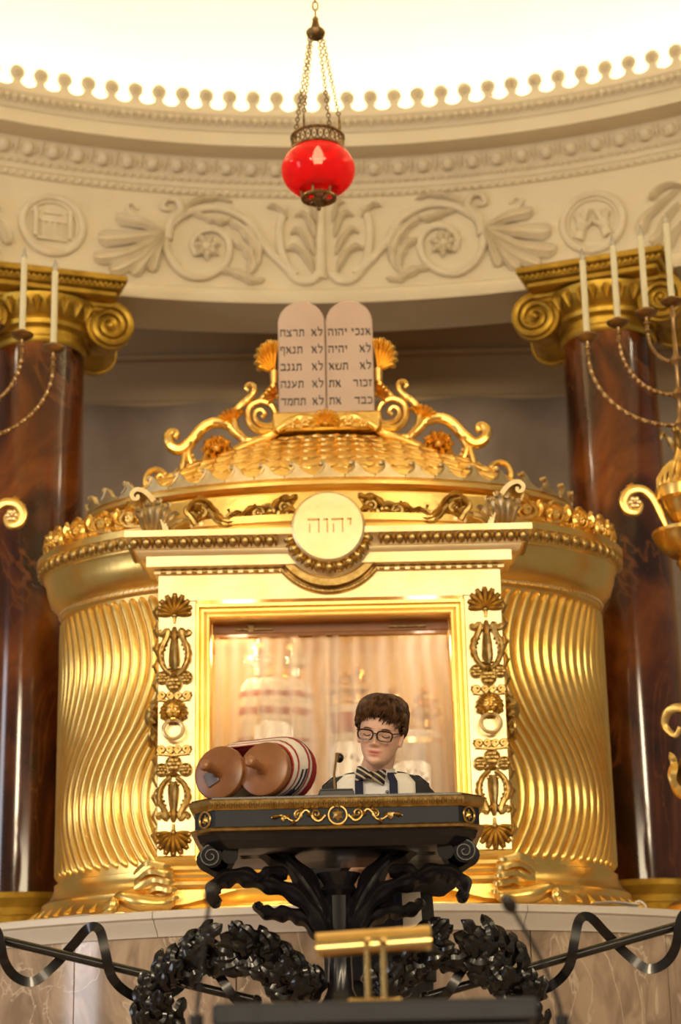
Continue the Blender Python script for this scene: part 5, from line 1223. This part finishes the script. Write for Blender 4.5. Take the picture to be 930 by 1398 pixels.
tag(obj('wire_loop', b, PAP), 'small pale wire loop on the ledge by the right candelabrum', 'wire')
# =================================================================== THE READER
BX, BY = .090, 6.04
boy = thing('person', 'dark-haired child in glasses, bow tie and dark jacket reading behind the lectern', 'person', (BX, BY, BZ))
HC = P(520, 1001, 5.95); HS = .88
HM = T(HC) @ RZ(math.radians(-10)) @ RY(math.radians(10)) @ RX(math.radians(13)) @ Matrix.Diagonal((HS, HS, HS, 1))
zt = [-.108, -.102, -.090, -.070, -.045, -.02, 0, .03, .06, .085, .10, .108]
wt = [.012, .030, .044, .0555, .0635, .068, .070, .0725, .071, .057, .034, .004]
ft = [.066, .080, .086, .0845, .084, .086, .086, .089, .084, .064, .038, .004]
bt = [-.000, -.004, -.014, -.045, -.068, -.082, -.09, -.097, -.094, -.075, -.046, -.005]
def gs(v, c, s): return math.exp(-((v-c)/s)**2)
def face(x, z, f):
    """extra forward displacement of the face"""
    d = 0; ax = abs(x)
    r = np.interp(z, [-.046, -.040, -.032, -.02, .004, .018, .03], [0, .55, 1, .72, .30, .10, 0]); d += .0235*r*gs(x, 0, .0085+.002*(z < -.025))
    d += .0085*gs(ax, .0125, .006)*gs(z, -.035, .0065)
    d -= .011*gs(ax, .031, .016)*gs(z, .000, .0125)
    d += .0085*gs(ax, .0315, .0125)*gs(z, -.003, .0085)
    d += .004*gs(ax, .028, .018)*gs(z, .021, .007)
    d += .0065*gs(x, 0, .017)*gs(z, -.0575, .0048)+.0075*gs(x, 0, .014)*gs(z, -.0695, .0050)-.006*gs(x, 0, .020)*gs(z, -.0632, .0026)
    d -= .0035*gs(x, 0, .016)*gs(z, -.079, .005); d += .005*gs(x, 0, .018)*gs(z, -.093, .009)
    d += .004*gs(ax, .042, .016)*gs(z, -.032, .016)
    return d
def hp(a, z, off=0.0, feat=True):
    """head surface: a=0 forward, positive to the viewer's right"""
    w_ = np.interp(z, zt, wt)+off; f_ = np.interp(z, zt, ft)+off; b_ = np.interp(z, zt, bt)-off
    s, c = math.sin(a), math.cos(a); x = w_*math.copysign(abs(s)**.86, s); y = (f_ if c > 0 else -b_)*math.copysign(abs(c)**.9, c)
    if c > 0 and feat and y > .03: y += face(x, z, y)*min(1, (y-.03)/.03)
    return Vector((x, -y, z))
body = MB(); zs = [-.108+.216*k/110 for k in range(111)]
h = MB(); h.grid([[hp(2*PI*k/120, z) for k in range(120)] for z in zs], wrap=True, cap=True)
for s in (-1, 1):
    h.ell((s*.0735, .004, -.008), (.008, .0175, .030), 12, 10, M=Matrix.Rotation(s*.28, 3, 'Z')); h.ell((s*.072, -.006, -.03), (.007, .010, .012), 8, 6)
body.merge(h.xf(HM))
def w(x, y, z): return Vector((BX+x, BY+y, BZ+z+.06*min(1, z/.9)))
body.tube([HM @ Vector((0, .03, -.02)), HM @ Vector((0, .035, -.07)), w(-.002, .0, 1.215), w(0, .01, 1.15)], [.05, .047, .05, .06], 20)
def loft(secs, n=36):
    rows = [[w(cx+a*math.sin(2*PI*k/n), cy-d*math.cos(2*PI*k/n), z) for k in range(n)] for z, a, d, cx, cy in secs]; return rows
body.grid(loft([(.70, .12, .09, 0, 0), (.80, .135, .095, 0, 0), (.95, .125, .085, 0, 0), (1.08, .145, .09, 0, 0), (1.15, .14, .08, 0, .0), (1.185, .08, .06, 0, .005)]), wrap=True, cap=True)
arms = {}
for s in (-1, 1):
    sh = w(s*.145, .0, 1.135); elb = w(s*.195, .01, .905); wr = w(s*.055-.03, -.17, .885); arms[s] = (sh, elb, wr)
    body.tube([w(s*.09, 0, 1.13), sh, (sh+elb)/2, elb, (elb+wr)/2, wr], [.045, .043, .038, .034, .032, .024], 14)
    d = (wr-elb).normalized(); dd = (d+Vector((0, -.3, 0))).normalized(); up = Vector((0, 0, 1)); sd = dd.cross(up).normalized()*1
    pc_ = wr+dd*.04; Mr = Matrix((sd, dd, up)).transposed(); body.ell(pc_, (.017, .042, .032), 12, 8, M=Mr)
    for k in range(4):
        b0 = pc_+dd*.03+up*(.024-.016*k); ln = (.034, .038, .036, .028)[k]; ins = Vector((-s, 0, 0))
        b1 = b0+dd*ln*.9+ins*.004; b2 = b1+(dd*.35+ins*.8-up*.1).normalized()*ln*.75; b3 = b2+(ins*.8-dd*.5).normalized()*ln*.5
        body.tube([b0-dd*.02, b0, b1, b2, b3], [.0095, .0095, .009, .0082, .006], 10); body.ell(b3, .006, 8, 6)
    t0 = wr+dd*.018+up*.022; t1 = t0+(up*.6+dd*.8+ins*.3).normalized()*.032; t2 = t1+(dd*.9+ins*.5).normalized()*.028; body.tube([t0-up*.012, t0, t1, t2], [.012, .012, .0105, .007], 10); body.ell(t2, .007, 8, 6)
    hip = w(s*.07, 0, .76); kn = w(s*.075, -.01, .43); an_ = w(s*.075, .02, .08)
    body.tube([w(s*.06, 0, .82), hip, (hip+kn)/2, kn, (kn+an_)/2+Vector((0, .012, 0)), an_], [.07, .072, .062, .048, .046, .033], 16)
    body.tube([an_+Vector((0, .03, -.045)), an_+Vector((0, -.02, -.05)), an_+Vector((0, -.10, -.058)), an_+Vector((0, -.14, -.062))], [.024, .03, .026, .015], 12); body.tube([an_, an_+Vector((0, .01, -.05))], [.034, .030], 12)
SKIN = mat('skin', (.86, .54, .40), (.82, .50, .36), rough=.48, scale=20, sub=.12)
nt = SKIN.node_tree; bs = nt.nodes['Principled BSDF']; at = nt.nodes.new('ShaderNodeVertexColor'); at.layer_name = 'tint'; mxn = nt.nodes.new('ShaderNodeMixRGB'); mxn.blend_type = 'MULTIPLY'; mxn.inputs[0].default_value = 1
rp_ = [n for n in nt.nodes if n.type == 'VALTORGB'][0]; nt.links.new(rp_.outputs[0], mxn.inputs[1]); nt.links.new(at.outputs[0], mxn.inputs[2]); nt.links.new(mxn.outputs[0], bs.inputs['Base Color'])
bo = obj('body', body, SKIN, boy, ang=180)
rm_ = bo.modifiers.new('remesh', 'REMESH'); rm_.mode = 'VOXEL'; rm_.voxel_size = .0026; rm_.use_smooth_shade = True
sm_ = bo.modifiers.new('smooth', 'SMOOTH'); sm_.factor = .5; sm_.iterations = 2
bpy.context.view_layer.update()
me = bpy.data.meshes.new_from_object(bo.evaluated_get(bpy.context.evaluated_depsgraph_get())); bo.modifiers.clear(); bo.data = me
me.materials.clear(); me.materials.append(SKIN)
n = len(me.vertices); cof = np.empty(n*3); me.vertices.foreach_get('co', cof); cof = cof.reshape(n, 3)+np.array(org(boy)); Hi = np.array(HM.inverted()); loc = cof @ Hi[:3, :3].T+Hi[:3, 3]
x, y, z = loc[:, 0], loc[:, 1], loc[:, 2]; frt = (y < -.06) & (np.abs(z) < .12)
lip = frt*np.exp(-(x/.0225)**4)*np.clip(1.6*np.exp(-((z+.0635)/.0085)**4), 0, 1); blush = frt*np.exp(-((np.abs(x)-.042)/.018)**2-((z+.028)/.018)**2)+.6*frt*np.exp(-(x/.011)**2-((z+.032)/.012)**2)
mouth = frt*np.exp(-(x/.015)**4)*np.exp(-((z+.0632)/.0018)**2)
colr = np.ones((n, 4)); base = np.array([1, 1, 1]); 
for i, (lc, bc, mc) in enumerate(((.86, .98, .35), (.50, .84, .2), (.55, .82, .2))): colr[:, i] = (1+(lc-1)*lip)*(1+(bc-1)*np.clip(blush, 0, 1))*(1+(mc-1)*mouth)
ca = me.color_attributes.new('tint', 'FLOAT_COLOR', 'POINT'); ca.data.foreach_set('color', colr.ravel())
me.polygons.foreach_set('use_smooth', [True]*len(me.polygons))
# ---- hair
HAIR = mat('dark_brown_hair', (.15, .075, .035), (.035, .015, .007), rough=.45, scale=60, spec=.4)
hair = MB(); rnd = random.Random(5)
def hl(a):
    a = (a+PI) % (2*PI)-PI; q = abs(a)
    return float(np.interp(q, [0, .5, .85, 1.15, 1.35, 1.6, 2.0, 2.6, PI], [.058, .054, .044, .022, .002, .006, -.022, -.060, -.07]))
rows = []
for i in range(15):
    t = i/14; row = []
    for k in range(96):
        a = 2*PI*k/96-PI; z0 = hl(a); z_ = z0+(.1075-z0)*math.sin(t*PI/2)
        off = (.002 if i == 0 else .003+.007*t)+.0035*math.sin(23*a+3*t)+.003*rnd.random()+(.006*t)
        row.append(hp(a, z_, off, False)+Vector((0, 0, .022*t)))
    rows.append(row)
hair.grid(rows, wrap=True, cap=True)
def lock(a0, z0, a1, z1, off0, off1, wd, bend=0):
    pts = []
    for k in range(7):
        t = k/6; a = a0+(a1-a0)*t+bend*math.sin(PI*t); z = z0+(z1-z0)*(t**1.15); o = off0+(off1-off0)*t+.006*math.sin(PI*t)
        pts.append(hp(a, min(z, .107), o, False)+Vector((0, 0, max(0, .024*(z/.1)))))
    p = pts[3]; nr = Vector((p.x, p.y, max(0, p.z)*.8)).normalized(); hair.leaf(pts, lambda t: wd*.85*(1-.75*t**2), nrm=nr, h=wd*.8)
for k in range(64):      # fringe swept to the left of the picture
    a0 = rnd.uniform(-.9, 1.1); z1 = rnd.uniform(.026, .046)+.012*math.exp(-((a0-.05)/.22)**2)
    lock(a0+.25, rnd.uniform(.088, .102), a0-rnd.uniform(.15, .45), z1, .011, .008, rnd.uniform(.005, .008), -.05)
for k in range(230):
    a0 = rnd.uniform(.75, 2*PI-.75); z0 = rnd.uniform(.02, .103); z1 = max(hl(a0)-rnd.uniform(-.006, .006), z0-rnd.uniform(.05, .09)); sgn = 1 if a0 < PI else -1
    lock(a0, z0, a0+sgn*rnd.uniform(.05, .3), z1, rnd.uniform(.009, .015), rnd.uniform(.003, .008), rnd.uniform(.0045, .0075), rnd.uniform(-.06, .06))
for k in range(110):
    a0 = rnd.uniform(0, 2*PI); lock(a0, .106, a0+rnd.uniform(-.5, .2), rnd.uniform(.05, .09), rnd.uniform(.008, .016), rnd.uniform(.010, .017), rnd.uniform(.005, .008), -.1)
obj('hair', hair.xf(HM), HAIR, boy, ang=60)
for s in (-1, 1):
    b = MB(); b.leaf([hp(s*(.19+.5*t), .0175+.003*math.sin(PI*t)-.003*t, .0015)+Vector((0, -.002, 0)) for t in [k/6 for k in range(7)]], .0022, h=.0015)
    obj('eyebrow', b.copy().xf(HM), HAIR, boy)
for s in (-1, 1):
    b = MB(); b.tube([hp(s*(.235+.40*t), -.0045-.0045*math.sin(PI*t), .0012) for t in [k/8 for k in range(9)]], .0018, 6)
    b.tube([hp(s*(.235+.40*t), .0075+.0025*math.sin(PI*t), .0004) for t in [k/8 for k in range(9)]], .0007, 5)
    obj('eyelashes', b.xf(HM), HAIR, boy)
# ---- glasses
FRM = mat('dark_tortoise_frame', (.020, .014, .012), (.012, .009, .008), rough=.25, scale=60)
g = MB(); yl = -.1035
def rr(cx, cz, hw_, hh, n=36):
    o = []
    for k in range(n):
        a = 2*PI*k/n; c, s = math.cos(a), math.sin(a); x_ = hw_*math.copysign(abs(c)**.55, c); z_ = hh*math.copysign(abs(s)**.62, s); x_ *= 1-.06*(z_ < 0); o.append(Vector((cx+x_, yl+.06*abs(cx+x_)**1.6*2.2, cz+z_)))
    return o
for s in (-1, 1):
    g.tube(rr(s*.0335, -.004, .0265, .0165), .0027, 7, loop=True, up=(0, 1, 0))
    pr_ = rr(s*.0335, -.004, .0265, .0165); e = Vector((s*.060, yl+.06*.06**1.6*2.2, .007)); g.tube([e, Vector((s*.071, -.070, .008)), Vector((s*.0745, -.03, .006)), Vector((s*.076, .008, .004)), Vector((s*.074, .022, -.014))], .0022, 7, flat=1.4)
g.tube([Vector((-.0085, yl, .001)), Vector((0, yl-.003, .0035)), Vector((.0085, yl, .001))], .0022, 7)
gl = obj('glasses', g.xf(HM), FRM, boy)
LENS = bpy.data.materials.new('lens'); LENS.use_nodes = True; nt = LENS.node_tree; nt.nodes.clear(); ou = nt.nodes.new('ShaderNodeOutputMaterial'); t1 = nt.nodes.new('ShaderNodeBsdfTransparent'); g1 = nt.nodes.new('ShaderNodeBsdfGlossy'); g1.inputs['Roughness'].default_value = .03; mi = nt.nodes.new('ShaderNodeMixShader'); mi.inputs[0].default_value = .04
nt.links.new(t1.outputs[0], mi.inputs[1]); nt.links.new(g1.outputs[0], mi.inputs[2]); nt.links.new(mi.outputs[0], ou.inputs[0])
for s in (-1, 1):
    b = MB(); pr_ = rr(s*.0335, -.004, .0262, .0162); b.add(pr_+[p+Vector((0, .0012, 0)) for p in pr_], [tuple(range(36)), tuple(range(71, 35, -1))]+[(k, (k+1) % 36, 36+(k+1) % 36, 36+k) for k in range(36)]); obj('lens', b.xf(HM), LENS, gl)
# ---- clothes
JACK = mat('charcoal_jacket', (.020, .020, .023), (.014, .014, .016), rough=.8, scale=60)
SHIRT = mat('white_shirt', (.82, .82, .84), (.78, .78, .80), rough=.7, scale=10)
TAL = mat('cream_shawl', (.84, .81, .75), (.80, .76, .70), rough=.8, scale=40)
js_ = [(.62, .165, .115), (.75, .168, .118), (.88, .160, .112), (1.0, .164, .113), (1.08, .168, .110), (1.135, .170, .102), (1.168, .168, .096), (1.190, .158, .088), (1.206, .132, .080), (1.220, .098, .072)]
def sec(z, grow=0):
    a = np.interp(z, [q[0] for q in js_], [q[1] for q in js_])+grow; d = np.interp(z, [q[0] for q in js_], [q[2] for q in js_])+grow; return a, d
def surf(ang, z, grow=0):
    a, d = sec(z, grow); s, c = math.sin(ang), math.cos(ang); return w(a*math.copysign(abs(s)**.8, s), -d*math.copysign(abs(c)**.9, c), z)
zsj = [.62+.60*k/40 for k in range(41)]; n = 60
def vcut(z): return 0 if z < .90 else .62*(z-.90)/.31
b = MB(); vs_ = [surf(2*PI*k/n, z) for z in zsj for k in range(n)]; fs_ = []
for i in range(40):
    for k in range(n):
        a = (2*PI*(k+.5)/n+PI) % (2*PI)-PI; z = (zsj[i]+zsj[i+1])/2
        if abs(a) < vcut(z): continue
        fs_.append((i*n+k, i*n+(k+1) % n, (i+1)*n+(k+1) % n, (i+1)*n+k))
b.add(vs_, fs_)
for s in (-1, 1):
    sh, elb, wr = arms[s]; b.tube(smooth_path([w(s*.10, .0, 1.145), w(s*.132, .0, 1.130), (sh+elb)/2+Vector((s*.01, 0, 0)), elb, (elb+wr)/2, wr-(wr-elb)*.06], 4), lambda t: .062-.022*t, 16)
jk = obj('jacket', b, JACK, boy, ang=60); jk.modifiers.new('t', 'SOLIDIFY').thickness = .003
b = MB(); b.grid([[surf(-.9+1.8*k/24, z, -.008) for k in range(25)] for z in [.80+.41*j/20 for j in range(21)]]); sh_ = obj('shirt', b, SHIRT, boy, ang=80); sh_.modifiers.new('t', 'SOLIDIFY').thickness = .002
for s in (-1, 1):
    b = MB(); c0 = w(s*.008, -.068, 1.222)
    b.add([w(s*.004, -.074, 1.205), w(s*.045, -.088, 1.178), w(s*.062, -.052, 1.205), w(s*.060, -.03, 1.232), w(s*.028, -.056, 1.236)], [(0, 1, 2, 3, 4)]); o = obj('collar_wing', b, SHIRT, boy); o.modifiers.new('t', 'SOLIDIFY').thickness = .003
b = MB(); b.tube([w(.056*math.sin(2*PI*k/28), .004-.058*math.cos(2*PI*k/28), 1.218+.012*-math.cos(2*PI*k/28)) for k in range(28)], .012, 8, loop=True, up=(0, 0, 1)); obj('collar_band', b, SHIRT, boy)
TIE = mat('striped_tie', (.012, .011, .018), (.012, .011, .018), rough=.5); nt = TIE.node_tree; bs = nt.nodes['Principled BSDF']; wv = nt.nodes.new('ShaderNodeTexWave'); wv.inputs['Scale'].default_value = 20; tcn = [q for q in nt.nodes if q.type == 'TEX_COORD'][0]; mp_ = nt.nodes.new('ShaderNodeMapping'); mp_.inputs['Rotation'].default_value = (0, .95, 0); rpn = nt.nodes.new('ShaderNodeValToRGB'); rpn.color_ramp.interpolation = 'CONSTANT'; rpn.color_ramp.elements[0].color = (.010, .009, .016, 1); rpn.color_ramp.elements[1].color = (.55, .45, .30, 1); rpn.color_ramp.elements[1].position = .74
nt.links.new(tcn.outputs['Object'], mp_.inputs[0]); nt.links.new(mp_.outputs[0], wv.inputs['Vector']); nt.links.new(wv.outputs['Fac'], rpn.inputs[0]); nt.links.new(rpn.outputs[0], bs.inputs['Base Color'])
TC = P(506, 1059, 5.935); b = MB()
for s in (-1, 1):
    rows = []
    for i in range(8):
        t = i/7; hh = .009+.014*min(1, t*1.35)-.002*(t > .9); yy = .006+.006*math.sin(PI*t)
        rows.append([TC+RY(.16).to_3x3() @ Vector((s*(.004+.041*t), -.002+yy*math.sin(2*PI*k/12)+.012*t*t, hh*math.cos(2*PI*k/12)*(1+.12*math.cos(6*PI*k/12)))) for k in range(12)])
    b.grid(rows, wrap=True, cap=True)
b.ell(TC+Vector((0, -.006, 0)), (.009, .009, .012), 10, 8); obj('bow_tie', b, TIE, boy)
def strip(name, mt, xa, xb, g, z_end, lap=0):
    for s in (-1, 1):
        b = MB(); rows = []; ze = z_end if s > 0 else z_end+.10
        back = [(1.16, 2.5), (1.195, 2.2), (1.212, 1.75)]
        zz_ = [1.2115-.0005*k for k in range(1)]+[ze+(1.205-ze)*(1-k/22) for k in range(23)]
        for z, an in back: rows.append([surf(s*(an-(.5*q/4)*(.8)), z, g+.004) for q in range(5)])
        for z in zz_:
            a, d = sec(z, g); row = []
            for q in range(5):
                x_ = min((xa+(xb-xa)*q/4)*(.85 if z > 1.2 else 1)*(1+.25*max(0, (1.0-z))), a*.97); row.append(w(s*x_, -d*max(.0, 1-(x_/a)**2.3)**.45-.002*math.sin(14*z+q), z))
            rows.append(row)
        b.grid(rows); o = obj(name, b, mt, boy, ang=80); o.modifiers.new('t', 'SOLIDIFY').thickness = .003
strip('prayer_shawl', TAL, .050, .118, .010, .70); strip('shawl_band', NAVY, .040, .064, .014, .70)
b = MB()
for k in range(3): b.box(w(.058, -.062-.004*k, 1.196-.010*k), (.012, .003, .005), bev=.001)
obj('shawl_lettering', b, TAL, boy)
b = MB(); b.box(w(.032, -.108, 1.150), (.010, .008, .008), bev=.002); b.tube([w(.032, -.108, 1.15), w(.036, -.112, 1.10), w(.034, -.114, 1.0)], .0012, 5); obj('lapel_microphone', b, BLACK, boy)
TRO = mat('black_trousers', (.016, .016, .020), (.011, .011, .014), rough=.8, scale=50)
b = MB()
for s in (-1, 1): b.tube(smooth_path([w(s*.06, 0, .84), w(s*.078, 0, .72), w(s*.08, -.005, .43), w(s*.078, .02, .07)], 5), lambda t: .092-.034*t, 18)
b.grid(loft([(.66, .15, .10, 0, 0), (.74, .155, .108, 0, 0), (.86, .145, .10, 0, 0)]), wrap=True, cap=True); obj('trousers', b, TRO, boy, ang=60)
for s in (-1, 1):
    b = MB(); x_ = s*.075; b.grid([[w(x_+r*math.cos(2*PI*k/14), y_, .0+max(0.0, zc_+hh*math.sin(2*PI*k/14))) for k in range(14)] for y_, r, zc_, hh in ((.085, .02, .03, .03), (.07, .036, .04, .045), (.02, .04, .045, .06), (-.04, .044, .035, .045), (-.10, .046, .03, .036), (-.145, .036, .024, .028), (-.165, .014, .018, .016))], wrap=True, cap=True); obj('shoe', b, BLACK, boy)
